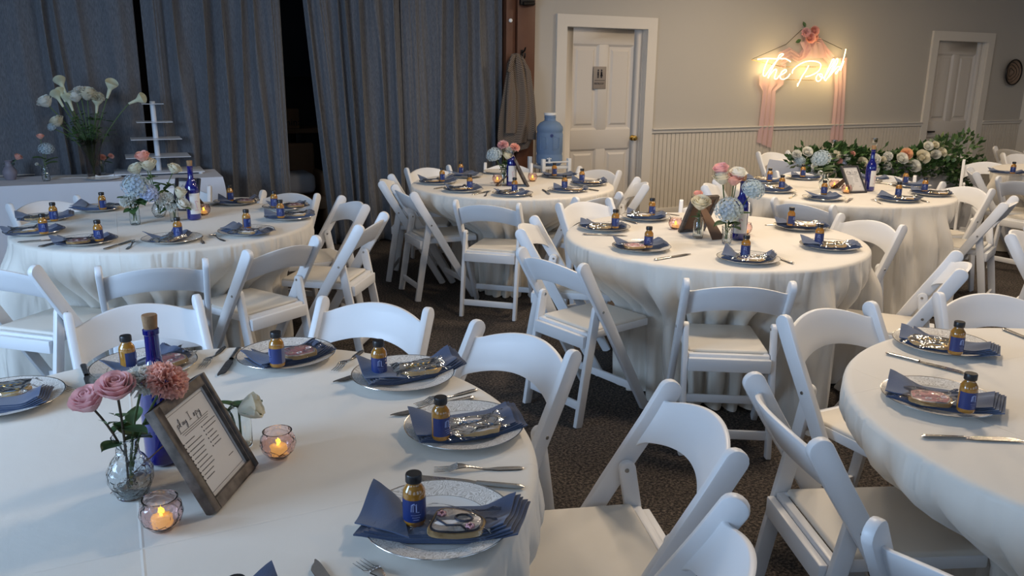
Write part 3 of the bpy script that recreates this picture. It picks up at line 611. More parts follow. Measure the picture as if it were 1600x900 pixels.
# ================================================================ PLACE SETTINGS
def plate_mesh():
    m = MB()
    m.mi = 0; m.lathe([(0, 0.0045), (0.086, 0.0045), (0.095, 0.009)], 48)
    m.mi = 2; m.lathe([(0.095, 0.009), (0.0962, 0.0093)], 48)
    m.mi = 1; m.lathe([(0.0962, 0.0093), (0.118, 0.0148), (0.138, 0.0190)], 48)
    m.mi = 2; m.lathe([(0.138, 0.0190), (0.1405, 0.0200), (0.1410, 0.0190)], 48)
    m.mi = 0; m.lathe([(0.1410, 0.0190), (0.118, 0.011), (0.094, 0.005), (0.082, 0.0), (0, 0.0)], 48)
    return m.mesh('plate', [china, scroll, silver], ang=60)
def cup(r): return 0.0045+0.0145*smoothstep(0.08, 0.15, r)
def napkin_mesh(seed, Lh=0.122, Wh=0.058, lift=0.022, skew=0.02):
    """a cloth folded to a thick strip: stacked layers fan out at the right end, the left end lifts as a folded corner"""
    rd = random.Random(seed); m = MB(); th = 0.0030; NL = 5
    def slab(fn, nu, nv, t_):
        o = len(m.v); w_ = (nu+1)*(nv+1)
        m.grid(fn, nu, nv); m.grid(lambda u, v: tuple(Vector(fn(u, v))-Vector((0, 0, t_))), nu, nv)
        for i in range(nu):
            for b0 in (0, nv*(nu+1)): m.f.append((o+b0+i, o+b0+i+1, o+b0+i+1+w_, o+b0+i+w_)); m.m.append(0)
        for j in range(nv):
            for b0 in (0, nu): m.f.append((o+j*(nu+1)+b0, o+(j+1)*(nu+1)+b0, o+(j+1)*(nu+1)+b0+w_, o+j*(nu+1)+b0+w_)); m.m.append(0)
    p1, p2 = rd.uniform(0, 6), rd.uniform(0, 6)
    for k in range(NL):
        xr = Lh+0.010-0.006*k; xl = -Lh*(0.96-0.05*k); Wk = Wh*(1-0.03*k); oy = rd.uniform(-0.002, 0.002)
        def fn(u, v):
            x = xl+(xr-xl)*u; y = (v*2-1)*Wk+oy+skew*(u-0.5)*1.6
            x += 0.010*(v-0.5)*(1 if k % 2 else 0.6)
            r = math.hypot(x, y); z = cup(r)+0.0045+th*k*1.08
            e = smoothstep(0.70, 1.0, u); z += e*(0.0030*k*0.5+0.0045*math.sin(70*y+p1)*(0.5+0.2*k)+0.004)
            z += 0.0012*math.sin(30*x+p2)*math.sin(PI*v)+smoothstep(0.75, 1.0, 1-u)*0.004*k*v
            return (x, y, z)
        slab(fn, 18, 8, th*0.92)
    top = cup(0)+0.0045+th*NL*1.08
    def flap(u, v):   # broad corner folded back over the strip, raised along its free edge
        x = -Lh*1.02+0.095*u*(1-0.45*v); y = Wh*(-0.80+1.95*v)-0.018*u+0.4*skew*-1
        z = max(top-0.001, cup(math.hypot(x, y))+0.013)+0.002+lift*smoothstep(0.1, 1.0, v)*(1-0.75*u)+0.006*math.sin(PI*u)
        return (x, y, z)
    slab(flap, 10, 10, 0.0026)
    return m.mesh('napkin', blue, ang=55)
M_PLATE = plate_mesh(); M_NAP = [napkin_mesh(3), napkin_mesh(8, 0.118, 0.056, 0.012, -0.02), napkin_mesh(12, 0.126, 0.056, 0.030, 0.03), napkin_mesh(21, 0.116, 0.062, 0.018, 0.01)]
bb = MB().lathe([(0, 0), (0.0165, 0), (0.0185, 0.003), (0.0190, 0.008), (0.0190, 0.066), (0.0180, 0.074), (0.0130, 0.083), (0.0112, 0.086), (0.0112, 0.092), (0, 0.092)], 24).mesh('bottle_body', juice)
bl = MB().grid(lambda u, v: (0.0193*math.cos(PI*1.15*u), 0.0193*math.sin(PI*1.15*u), 0.012+0.047*v), 18, 1).mesh('front_label', labelm)
bl2 = MB().grid(lambda u, v: (0.0193*math.cos(PI*(1.15+0.55*u)), 0.0193*math.sin(PI*(1.15+0.55*u)), 0.012+0.047*v), 12, 1).mesh('back_label', labelw)
bc = MB().lathe([(0, 0.0905), (0.0135, 0.0905), (0.0138, 0.093), (0.0138, 0.105), (0.0128, 0.1075), (0, 0.1075)], 20).mesh('cap', capm)
def lb(pts):   # stroke on the label surface; pts (angle left of the label's middle, height)
    return [(0.0196*math.cos(2*AC-a), 0.0196*math.sin(2*AC-a), z) for a, z in pts]
AC = PI*0.575
bm_ = MB().tube(lb([(AC+0.42, 0.036), (AC+0.38, 0.050), (AC+0.16, 0.053), (AC+0.08, 0.050)]), 0.0009, 5).tube(lb([(AC+0.25, 0.052), (AC+0.25, 0.036)]), 0.0007, 5).tube(lb([(AC-0.02, 0.052), (AC-0.02, 0.035), (AC-0.25, 0.034)]), 0.0009, 5)
for i in range(3): bm_.tube(lb([(AC+0.45-0.1*i, 0.028-0.005*i), (AC, 0.028-0.005*i), (AC-0.4+0.1*i, 0.028-0.005*i)]), 0.0004, 4)
bmk = bm_.mesh('label_mark', inkw)
bottle0 = thing('juice_bottle', 'x', 'bottle', (0, 0, -50)); bottle0.scale = (1.10, 1.10, 0.92); ob('bottle_body', bb, bottle0); ob('front_label', bl, bottle0); ob('back_label', bl2, bottle0); ob('cap', bc, bottle0); ob('label_mark', bmk, bottle0)
bottle0['group'] = 'small amber bottles on the napkins'
def blob(pts_fn, z0, z1, n=40, inset=0.0):
    vs = []; 
    for z, k in ((z0, 1.0), (z1*0.6+z0*0.4, 1.0), (z1, 0.96)):
        for i in range(n):
            a = 2*PI*i/n; x, y = pts_fn(a); vs.append((x*k, y*k, z))
    fs = [(r*n+i, r*n+(i+1) % n, r*n+n+(i+1) % n, r*n+n+i) for r in range(2) for i in range(n)]+[tuple(range(2*n, 3*n)), tuple(range(n-1, -1, -1))]
    return MB().add(vs, fs)
def plaque(kx, ky, wob, nn): return lambda a: (kx*(abs(math.cos(a))**0.7)*math.copysign(1, math.cos(a))*(1+wob*math.cos(nn*a)), ky*(abs(math.sin(a))**0.7)*math.copysign(1, math.sin(a))*(1+wob*math.cos(nn*a)))
def cookie(kind):
    t = thing('wrapped_cookie', 'x', 'cookie', (0, 0, -50)); t.scale = (1.12, 1.15, 1); t['group'] = 'iced cookies in clear bags'
    sh = {'w': plaque(0.052, 0.034, 0.05, 8), 'b': plaque(0.052, 0.036, 0.04, 6), 'p': plaque(0.046, 0.040, 0.03, 7), 'l': plaque(0.045, 0.038, 0.10, 3)}[kind]
    ob('biscuit', blob(sh, 0, 0.009).mesh('biscuit', cookie_m), t)
    sh2 = lambda a: tuple(c*0.90 for c in sh(a)); sh3 = lambda a: tuple(c*0.83 for c in sh(a))
    edge = {'w': ic_white, 'b': ic_gold, 'p': ic_white, 'l': ic_black}[kind]; main = {'w': ic_white, 'b': ic_blue, 'p': ic_pink, 'l': ic_white}[kind]
    ob('icing_edge', blob(sh2, 0.008, 0.0110).mesh('icing_edge', edge), t); ob('icing', blob(sh3, 0.010, 0.0122).mesh('icing', main), t)
    rd = random.Random(kind); sc = MB()
    if kind in 'wb':
        for r in range(2 if kind == 'w' else 3):
            pts = []; 
            for i in range(36):
                u = i/35; pts.append((-0.036+0.072*u+0.005*math.sin(u*34+r), 0.010-0.016*r*(1 if kind == 'w' else 0.75)+0.006*math.cos(u*34+r*2), 0.0128))
            sc.tube(pts, 0.0011, 5)
        ob('icing_script', sc.mesh('icing_script', ic_blue if kind == 'w' else ic_gold), t)
    elif kind == 'p':
        for k in range(7):
            a = k*0.9; c_ = Vector((0.028*math.cos(a), 0.022*math.sin(a), 0.0125)); sc.tube([c_+Vector((0.006*math.cos(b_), 0.006*math.sin(b_), 0)) for b_ in [j*0.9 for j in range(8)]], 0.0013, 5)
        ob('icing_piping', sc.mesh('icing_piping', ic_white), t)
    else:
        sc.tube([(0.012+0.014*math.cos(a), 0.008+0.010*math.sin(a), 0.0128) for a in [j*0.5 for j in range(14)]], 0.0022, 6); sc.tube([(-0.030, -0.004, 0.0128), (-0.01, -0.018, 0.0128), (0.012, -0.014, 0.0128), (0.026, -0.026, 0.0128)], 0.0020, 6)
        ob('icing_outline', sc.mesh('icing_outline', ic_black), t)
        rs_ = MB()
        for (x, y) in ((-0.026, 0.010), (0.028, -0.016)):
            for k in range(6): a = k*1.05; rs_.tube([(x+0.004*math.cos(a), y+0.004*math.sin(a), 0.0125), (x+0.007*math.cos(a+0.8), y+0.007*math.sin(a+0.8), 0.0155), (x+0.004*math.cos(a+1.6), y+0.004*math.sin(a+1.6), 0.0165)], 0.0022, 5)
        ob('icing_rose', rs_.mesh('icing_rose', ic_pink), t)
    p_ = [rd.uniform(0, 6) for _ in range(6)]
    def wf(u, v):
        x = (u*2-1)*0.066; y = (v*2-1)*0.048; e = max(abs(u*2-1), abs(v*2-1))
        z = 0.0145-0.010*smoothstep(0.75, 1, e)+0.0028*math.sin(60*x+25*y+p_[0])*math.sin(50*y+p_[1])+0.0020*math.sin(140*y-60*x+p_[2])
        if u > 0.80: z += 0.020*(u-0.80)/0.2*math.sin(v*9+p_[3])**2
        return (x+0.003*math.sin(70*y), y, max(z, 0.0008))
    o = ob('clear_wrapper', MB().grid(wf, 26, 20).mesh('clear_wrapper', wrap, ang=25), t); o['label'] = 'clear crinkled bag'
    return t
C0 = {k: cookie(k) for k in 'wbpl'}
# flatware
def fork_mesh():
    m = MB(); z = lambda x: 0.002+0.010*smoothstep(-0.02, 0.04, x)*(1-smoothstep(0.04, 0.075, x))
    def body(u, v):
        x = -0.095+0.145*u; w_ = 0.0075 if u < 0.35 else 0.0075-0.0045*smoothstep(0.35, 0.55, u)+0.009*smoothstep(0.72, 1.0, u)
        if u < 0.06: w_ *= math.sqrt(max(0.05, u/0.06))
        return (x, (v*2-1)*w_, z(x)+0.0016*math.cos((v*2-1)*1.4))
    m.grid(body, 24, 4); m.grid(lambda u, v: tuple(Vector(body(u, v))-Vector((0, 0, 0.002))), 24, 4)
    for k in range(4):
        y0 = -0.0105+0.007*k; m.tube([(0.045, y0*0.95, z(0.045)+0.001), (0.062, y0, z(0.062)), (0.095, y0, 0.0045)], [0.0022, 0.0017, 0.0009], 6)
    return m.mesh('fork', steel)
def knife_mesh():
    m = MB()
    m.grid(lambda u, v: (-0.115+0.10*u, 0.0085*math.cos(2*PI*v)*(1 if u > 0.08 else math.sqrt(max(0.03, u/0.08)))*(0.85+0.2*(1-u)), 0.0045+0.0040*math.sin(2*PI*v)*(1 if u > 0.08 else max(0.1, u/0.08))), 12, 10)
    def bl_(u, v):
        x = -0.015+0.135*u; w0 = -0.006-0.004*smoothstep(0, 0.2, u); w1 = 0.005+0.006*smoothstep(0.0, 0.25, u)-0.016*smoothstep(0.80, 1.0, u); return (x, w0*(1-0.3*smoothstep(0.9, 1, u))*(1-v)+max(w1, w0+0.001)*v, 0.0045)
    m.grid(bl_, 16, 3); m.grid(lambda u, v: tuple(Vector(bl_(u, v))-Vector((0, 0, 0.0015))), 16, 3)
    return m.mesh('knife', steel)
M_FORK, M_KNIFE = fork_mesh(), knife_mesh()
def flat(me, name, a, b2, label, z=TZ+0.004):
    """laid so that the handle end is at pixel a and the tip points toward pixel b2"""
    A, B = at(*a, z), at(*b2, z); d = B-A; L_ = 0.19 if name == 'fork' else 0.235; c = A+d.normalized()*(0.095 if name == 'fork' else 0.115)
    o = ob(name, me, None, (c.x, c.y, z), math.atan2(d.y, d.x)); return tag(o, label, name, name+'s laid on the tables')
nap_i = [0]
def setting(pl, bt, ck, nl, nr, where, kind='b', nv=None, face=0.0):
    """pl,bt,ck,nl,nr: pixels of plate centre, bottle foot, cookie, left and right napkin ends"""
    P = at(*pl, TZ+0.012); o = ob('dinner_plate', M_PLATE, None, (P.x, P.y, TZ+0.004), random.uniform(0, 6)); tag(o, 'scroll rimmed plate '+where, 'plate', 'plates with scroll rims')
    A, B = at(*nl, TZ+0.02), at(*nr, TZ+0.02); c = (A+B)/2; d = B-A
    off = Vector((c.x-P.x, c.y-P.y, 0)); 
    if off.length > 0.03: off = off.normalized()*0.03
    i = nap_i[0] if nv is None else nv; nap_i[0] += 1
    o = ob('napkin', M_NAP[i % 4], None, (P.x+off.x, P.y+off.y, TZ+0.005), math.atan2(d.y, d.x)); s = max(0.85, min(1.12, d.length/0.25)); o.scale = (s, 1, 1)
    tag(o, 'slate blue napkin '+where, 'napkin', 'slate blue napkins')
    if bt:
        Q = at(*bt, TZ+0.026); f = math.atan2(-Q.y, -Q.x)-AC+face
        dup(bottle0, (Q.x, Q.y, TZ+0.026), f, 'amber bottle with blue label '+where)
    if ck:
        Q = at(*ck, TZ+0.026); w_ = {'w': 'white', 'b': 'blue', 'p': 'pink', 'l': 'white and black'}[kind]
        dup(C0[kind], (Q.x, Q.y, TZ+0.0262), math.atan2(d.y, d.x)+random.uniform(-0.2, 0.2), w_+' iced cookie '+where)
ST = [
 # front table
 ((226,573),(202,578),(262,566),(180,590),(285,552),'at the back left of the front table','p',0,1.5),
 ((448,556),(434,571),(466,553),(398,576),(505,545),'at the back of the front table','p',1,-1.2),
 ((630,587),(593,586),(656,578),(562,590),(722,568),'at the right back of the front table','b',2,0.25),
 ((725,668),(689,684),(742,670),(640,675),(815,655),'right of the candle on the front table','w',3,0.9),
 ((686,815),(648,816),(712,822),(572,805),(808,828),'nearest the bottom of the front table','l',2,0.15),
 ((5,625),None,(8,612),(-60,640),(62,625),'at the left edge of the front table','b',1,0),
 ((443,1003),(376,999),(490,1005),(400,950),(500,1010),'cut by the bottom edge on the front table','w',0,0),
 # right foreground
 ((1470,538),(1492,552),(1455,538),(1402,528),(1560,550),'at the back of the right foreground table','b',1,0.9),
 ((1467,624),(1508,642),(1452,625),(1380,607),(1570,640),'nearer the camera on the right foreground table','p',3,0.9),
 # left table
 ((72,341),(85,345),(58,342),(20,343),(118,336),'at the left back of the left table','b',0,0.5),
 ((54,362),(69,365),(38,361),(3,366),(96,356),'at the left end of the left table','w',1,0.2),
 ((155,326),(161,327),(178,323),(116,323),(190,325),'at the back of the left table near the flower table','w',0,1.0),
 ((135,377),(155,376),(122,378),(80,381),(177,370),'at the left front of the left table','p',1,0.2),
 ((269,374),(279,371),(262,375),(237,378),(292,366),'at the front centre of the left table','w',2,0.1),
 ((385,362),(386,357),(385,363),(349,358),(424,364),'at the right front of the left table','w',1,1.0),
 ((370,316),(360,314),(384,315),(342,316),(402,314),'at the back right of the left table','p',2,1.0),
 ((447,324),(429,324),(461,322),(420,325),(479,320),'at the far right back of the left table','p',3,0.4),
 ((453,339),(439,340),(462,336),(413,339),(490,336),'at the right end of the left table','w',0,0.1),
 # middle table
 ((684,285),(691,283),(674,283),(656,281),(712,279),'at the left end of the middle table','w',2,1.0),
 ((727,275),(720,272),None,(708,274),(740,270),'at the left back of the middle table','w',3,1.0),
 ((724,297),(734,295),(716,295),(697,295),(748,292),'at the left front of the middle table','w',0,0.5),
 ((801,303),(804,300),(794,301),(783,303),(816,300),'at the front centre of the middle table','b',1,0.2),
 ((887,297),(882,295),(896,296),(863,295),(919,296),'at the right front of the middle table','w',3,0.1),
 ((874,275),(866,274),None,(850,275),(896,272),'at the back of the middle table before the door','w',1,1.0),
 ((920,287),(909,284),(924,285),(894,283),(946,284),'at the right end of the middle table','w',2,0.8),
 # centre right table
 ((944,356),(961,356),(938,355),(905,352),(978,354),'at the left of the centre right table','b',1,0.8),
 ((1009,340),(1018,336),(1001,336),(978,335),(1040,337),'at the left back of the centre right table','w',3,1.0),
 ((1002,387),(1013,386),(991,386),(961,384),(1040,382),'at the left front of the centre right table','p',0,0.2),
 ((1169,405),(1164,401),(1172,405),(1137,400),(1200,406),'at the front of the centre right table','w',2,0.1),
 ((1250,355),(1235,352),(1257,352),(1210,350),(1294,353),'at the right back of the centre right table','w',1,1.0),
 ((1296,385),(1279,381),(1302,384),(1250,381),(1344,385),'at the right of the centre right table','b',3,0.1),
 # sign side table
 ((1190,284),(1202,283),(1190,280),(1167,279),(1228,283),'at the left back of the sign side table','w',0,1.0),
 ((1212,298),(1221,295),(1208,293),(1188,295),(1234,295),'at the left of the sign side table','w',2,0.3),
 ((1255,278),(1254,276),None,(1235,275),(1281,277),'behind the hydrangea on the sign side table','w',1,1.0),
 ((1287,310),(1287,304),None,(1265,307),(1308,305),'at the front left of the sign side table','w',0,0.1),
 ((1404,312),(1403,307),(1415,310),(1371,306),(1438,312),'at the front of the sign side table','w',3,0.2),
 ((1455,303),(1444,299),(1466,302),(1421,298),(1486,302),'at the right of the sign side table','w',1,0.2),
 ((1424,290),(1414,287),None,(1400,287),(1448,288),'at the right back of the sign side table','w',2,1.0),
 ((1363,279),None,None,(1352,278),(1380,279),'behind the blue bottle on the sign side table','w',0,1.0),
 # far right table
 ((1572,271),(1582,271),None,(1545,267),(1600,269),'on the far right table','w',1,0.2),
]
for s_ in ST: setting(*s_)
P_ = at(781, 269, TZ+0.012); tag(ob('dinner_plate', M_PLATE, None, (P_.x, P_.y, TZ+0.004)), 'bare plate with silver rim behind the flowers of the middle table', 'plate', 'plates with scroll rims')
for c_ in [bottle0]+list(C0.values()):
    for ch in list(c_.children): bpy.data.objects.remove(ch)
    bpy.data.objects.remove(c_)
FL = [
 ('knife', (374,545), (345,587), 'left of the back plate on the front table'), ('fork', (351,542), (312,580), 'right of the cork bottle on the front table'),
 ('fork', (567,548), (519,585), 'right of the back plate on the front table'), ('knife', (625,565), (527,598), 'half under the plate with the blue cookie on the front table'),
 ('fork', (745,609), (645,637), 'behind the candle side plate on the front table'), ('knife', (742,622), (616,651), 'under the rim of the plate right of the candle'),
 ('fork', (818,732), (670,737), 'above the nearest plate on the front table'), ('knife', (820,764), (690,752), 'under the nearest plate of the front table, handle showing'),
 ('fork', (670,960), (540,866), 'at the bottom edge of the front table'), ('knife', (575,1000), (491,884), 'at the bottom edge, tip only showing on the front table'),
 ('knife', (130,571), (142,606), 'left of the cork bottle on the front table'), ('fork', (38,594), (109,611), 'right of the plate at the left edge of the front table'),
 ('knife', (1383,553), (1512,586), 'between the two plates of the right foreground table'), ('knife', (1438,684), (1600,690), 'nearest the camera on the right foreground table'), ('knife', (1566,515), (1640,545), 'at the right back of the right foreground table'),
 ('knife', (27,380), (78,376), 'left front of the left table'), ('knife', (60,387), (110,375), 'beside the left front plate of the left table'), ('knife', (162,391), (208,376), 'between the two front plates of the left table'), ('fork', (198,390), (221,371), 'left of the front centre plate of the left table'),
 ('fork', (352,377), (320,365), 'right of the front centre plate of the left table'), ('fork', (318,381), (313,371), 'beside the front centre plate rim of the left table'), ('knife', (330,322), (352,315), 'left of the back right plate of the left table'),
 ('knife', (738,305), (765,299), 'front of the middle table, left of its centre plate'), ('fork', (757,307), (765,299), 'beside the knife at the front of the middle table'), ('fork', (830,308), (829,300), 'right of the centre plate of the middle table'), ('knife', (848,297), (857,303), 'right front of the middle table'), ('knife', (936,299), (905,294), 'right end of the middle table'), ('knife', (837,277), (850,274), 'back right of the middle table'), ('knife', (678,296), (705,291), 'left end of the middle table'),
 ('knife', (910,367), (977,369), 'left edge of the centre right table'), ('knife', (1022,407), (1075,398), 'left front of the centre right table'), ('knife', (1240,413), (1210,402), 'right of the front plate on the centre right table'), ('knife', (996,350), (965,342), 'between the two left plates of the centre right table'), ('fork', (1062,337), (1040,334), 'back left of the centre right table'), ('fork', (1195,352), (1212,352), 'left of the right back plate on the centre right table'),
 ('fork', (1378,319), (1355,309), 'front of the sign side table'), ('knife', (1322,317), (1330,311), 'left of the fork at the front of the sign side table'), ('knife', (1452,317), (1430,311), 'right of the front plate on the sign side table'), ('fork', (1233,310), (1250,302), 'left front of the sign side table'), ('knife', (1400,290), (1376,287), 'back of the sign side table'), ('fork', (1378,283), (1366,290), 'back of the sign side table beside the bottle'),
]
for nm, a, b2, wh in FL: flat(M_FORK if nm == 'fork' else M_KNIFE, nm, a, b2, 'shiny steel %s %s' % (nm, wh))
# ================================================================ FLOWERS
def rose_mesh(m, seed=0, open_=1.0):
    rd = random.Random(seed); g = MB()
    g.grid(lambda u, v: ((0.0035+0.010*u*(0.6+0.4*v))*math.cos(10*u), (0.0035+0.010*u*(0.6+0.4*v))*math.sin(10*u), 0.004+0.041*v+0.003*u), 40, 3)
    for k, (rr, hh, n_) in enumerate(((0.011, 0.046, 3), (0.016, 0.050, 3), (0.021, 0.050, 4), (0.026, 0.046, 4), (0.031, 0.040, 5))):
        if k == 4 and open_ < 0.8: continue
        for j in range(n_):
            a0 = 2*PI*(j+rd.random()*0.3)/n_+k*0.7; wd = PI/n_*1.5; c1 = rd.uniform(0.7, 1.2)
            def fn(u, v):
                s_ = u*2-1; vv = v; r = rr*(0.30+0.70*math.sin(min(1, vv*1.25)*PI/2)); cr = smoothstep(0.65, 1, vv); r += cr*(0.002+0.0013*k)*c1*open_; 
                z = hh*vv*(1-0.12*abs(s_)**3)-cr*0.0016*k*c1; w_ = wd*(0.5+0.5*math.sin(min(1, vv*1.3)*PI/2))*(1-0.35*smoothstep(0.8, 1, vv)*abs(s_))
                a = a0+s_*w_; return (r*math.cos(a), r*math.sin(a), z)
            g.grid(fn, 6, 5)
    return g.mesh('bloom', m, ang=180)
def carn_mesh(m, seed=0, flat_=0.8):
    rd = random.Random(seed); g = MB()
    for k in range(72):
        el = math.asin(1-1.25*(k+0.5)/72); az = k*2.39996; p = rd.uniform(0, 6)
        d = Vector((math.cos(el)*math.cos(az), math.cos(el)*math.sin(az), math.sin(el)*flat_)); t1 = d.orthogonal().normalized(); q_ = rd.uniform(0, 6); t2 = d.cross(t1); tt = t1*math.cos(q_)+t2*math.sin(q_); nn_ = d.cross(tt).normalized()
        def fn(u, v):
            s_ = u*2-1; return Vector((0, 0, 0.012))+d*(0.008+0.024*v)+tt*(s_*0.013*(0.2+0.8*v))+nn_*(0.0035*v*math.sin(s_*9+p))+d*(0.0025*v*math.sin(s_*16+p))
        g.grid(fn, 8, 2)
    return g.mesh('bloom', m, ang=180)
def hyd_mesh(m, seed=0, n_=110, R=0.055):
    rd = random.Random(seed); g = MB()
    for k in range(n_):
        z = 1-1.55*(k+0.5)/n_; r = math.sqrt(max(0, 1-z*z)); az = k*2.39996+rd.uniform(-0.1, 0.1); d = Vector((r*math.cos(az), r*math.sin(az), z)); c_ = Vector((0, 0, R*0.75))+Vector((d.x*R, d.y*R, d.z*R*0.82))*rd.uniform(0.92, 1.06)
        t1 = d.orthogonal().normalized(); t2 = d.cross(t1); q_ = rd.uniform(0, 1.5); s = R*0.13
        for j in range(4):
            a = q_+j*PI/2; e = t1*math.cos(a)+t2*math.sin(a); f = d.cross(e)
            g.add([c_-d*0.001, c_+e*s*0.6+f*s*0.55+d*s*0.2, c_+e*s*1.3+d*s*0.12, c_+e*s*0.6-f*s*0.55+d*s*0.2], [(0, 1, 2, 3)])
    g.lathe([(0, R*0.0), (R*0.5, R*0.15), (R*0.78, R*0.7), (R*0.5, R*1.25), (0, R*1.45)], 14)
    return g.mesh('bloom', m, smooth=False)
def leaf_mesh(m=leafm, L_=0.07, W_=0.022, droop=0.25):
    return MB().grid(lambda u, v: (L_*u, (v*2-1)*W_*math.sin(PI*min(1, u*0.97+0.015))**0.8, 0.3*W_*abs(v*2-1)-droop*L_*u*u), 8, 4).mesh('leaf', m, ang=180)
def lily_mesh():
    def fn(u, v):
        a = 2*PI*u; r = 0.006+0.008*v+0.020*smoothstep(0.55, 1, v); tip = 0.5+0.5*math.cos(a); z = 0.11*v*(0.72+0.28*tip**2)+0.0; off = 0.022*smoothstep(0.6, 1, v)*tip**3
        return ((r+off)*math.cos(a), r*math.sin(a), z)
    g = MB().grid(fn, 20, 10, closeu=True); g.tube([(0, 0, 0.03), (0, 0, 0.085)], 0.004, 6); return g.mesh('bloom', p_lily, ang=180)
B = {'carn_cream': carn_mesh(p_cream, 8), 'rose_pink': rose_mesh(p_pink, 1), 'rose_cream': rose_mesh(p_cream, 2), 'rose_white': rose_mesh(p_white, 3), 'rose_coral': rose_mesh(p_coral, 4), 'carn_coral': carn_mesh(p_coral, 1), 'carn_white': carn_mesh(p_white, 2), 'carn_pink': carn_mesh(p_pink, 3),
     'hyd': hyd_mesh(p_hyd, 1), 'hyd_pale': hyd_mesh(p_pale, 2), 'hyd_blue': hyd_mesh(p_blue, 4), 'ran': rose_mesh(p_cream, 9, 0.6), 'lily': lily_mesh(), 'rose_peach': rose_mesh(p_peach, 5)}
M_LEAF = leaf_mesh(); M_LEAFB = leaf_mesh(leafm, 0.11, 0.034, 0.35); M_EUC = leaf_mesh(eucal, 0.05, 0.02, 0.1)
KIND = {'rose': 'rose', 'carn': 'carnation', 'hyd': 'hydrangea', 'ran': 'ranunculus', 'lily': 'calla_lily'}
def flower(kind, p, vase, scale, label, tilt=None, leaves=2, mouth=0.12, leafm_=None, big=False, stem=stemm, zb=0.02, rs=0.0025):
    """p: world position of bloom centre, vase: foot of the vase (x,y,z)"""
    nm = KIND[kind.split('_')[0]]; V = Vector(vase); p = Vector(p)
    t = thing(nm, label, 'flower', tuple(V+Vector((0, 0, zb))), 0)
    base = Vector((random.uniform(-0.008, 0.008), random.uniform(-0.008, 0.008), 0)); q = p-V-Vector((0, 0, zb)); mo = Vector((q.x*0.10, q.y*0.10, mouth-zb)); 
    h = 0.020*scale; 
    if tilt is None: d = Vector((q.x, q.y, 0))*1.2/max(0.05, q.z)+Vector((0, 0, 1))+(-(V-Vector((0, 0, 0))).to_2d().to_3d().normalized()*0.18)
    else: d = Vector(tilt)
    d.normalize(); e = q-d*h
    pts = []
    for i in range(9):
        s = i/8; a = base.lerp(mo, s); b3 = mo.lerp(e, s); pts.append(a.lerp(b3, s))
    ob('stem', MB().tube(pts, rs, 6).mesh('stem', stem), t)
    o = ob('bloom', B[kind], t, tuple(e)); o.rotation_mode = 'QUATERNION'; o.rotation_quaternion = d.to_track_quat('Z', 'Y') @ Vector((0, 0, 1)).rotation_difference(Vector((0, 0, 1))); o.scale = (scale,)*3
    for k in range(leaves):
        f = 0.58+0.3*k/max(1, leaves); i = int(f*8); c = pts[i]; l = ob('leaf', (M_LEAFB if big else (leafm_ or M_LEAF)), t, tuple(c)); l.rotation_euler = (random.uniform(-0.4, 0.4), random.uniform(-0.7, 0.1), random.uniform(0, 6.28)); l.scale = (0.8,)*3
    return t
def vase_prof(kind):
    return {'bulb': [(0.0, 0.004), (0.026, 0.004), (0.030, 0.010), (0.040, 0.035), (0.040, 0.055), (0.028, 0.078), (0.019, 0.088), (0.018, 0.115), (0.025, 0.124)],
            'jar': [(0.0, 0.004), (0.022, 0.004), (0.024, 0.010), (0.024, 0.085), (0.018, 0.097), (0.015, 0.102), (0.015, 0.112), (0.018, 0.116)],
            'cyl': [(0.0, 0.005), (0.024, 0.005), (0.026, 0.012), (0.030, 0.090), (0.031, 0.100)],
            'dome': [(0.0, 0.004), (0.024, 0.004), (0.027, 0.012), (0.027, 0.070), (0.020, 0.092), (0.010, 0.100), (0.010, 0.108), (0.013, 0.110)],
            'tall': [(0.0, 0.008), (0.045, 0.008), (0.046, 0.02), (0.048, 0.12), (0.060, 0.20), (0.085, 0.29)]}[kind]
def vase(kind, p, label, mt=None, s=1.0, water=True):
    pr = vase_prof(kind); mt = mt or glass; t = thing('flower_vase', label, 'vase', tuple(p), 0)
    outer = [(0, 0)]+[(r+0.0022 if r > 0 else 0, z if z > 0.006 else 0) for r, z in pr[1:]]; inner = pr[::-1]
    t.scale = (s,)*3
    ob('vase_body', MB().lathe(outer+inner, 28).mesh('vase_body', mt, ang=50), t)
    return t
def wine(p, label, corked=True, lab=False, face=0.0):
    t = thing('wine_bottle', label, 'bottle', tuple(p), math.atan2(-p.y, -p.x)+face)
    ob('bottle_body', MB().lathe([(0, 0.004), (0.030, 0), (0.0365, 0.006), (0.0372, 0.015), (0.0372, 0.165), (0.035, 0.185), (0.026, 0.208), (0.0165, 0.225), (0.0145, 0.240), (0.0140, 0.285), (0.0160, 0.287), (0.0162, 0.297), (0.0140, 0.299), (0.011, 0.299)], 32).mesh('bottle_body', cobalt), t)
    if corked: ob('cork', MB().lathe([(0, 0.285), (0.0105, 0.285), (0.0135, 0.300), (0.0155, 0.326), (0.0145, 0.328), (0, 0.328)], 20).mesh('cork', cork), t)
    if lab:
        g = MB().grid(lambda u, v: (0.0376*math.cos(-0.95+1.9*u), 0.0376*math.sin(-0.95+1.9*u), 0.035+0.115*v), 14, 1); l = ob('label', g.mesh('label', paperm), t); l['label'] = 'white paper label'
        g = MB().tube([(0.0379*math.cos(a), 0.0379*math.sin(a), z) for a, z in ((0.25, 0.10), (0.1, 0.108), (-0.2, 0.108), (-0.05, 0.085), (0.05, 0.065))], 0.0018, 5).tube([(0.0379*math.cos(a), 0.0379*math.sin(a), z) for a, z in ((0.3, 0.055), (0.0, 0.058), (-0.3, 0.055))], 0.0014, 5)
        ob('label_print', g.mesh('label_print', ic_pink), t)
    return t
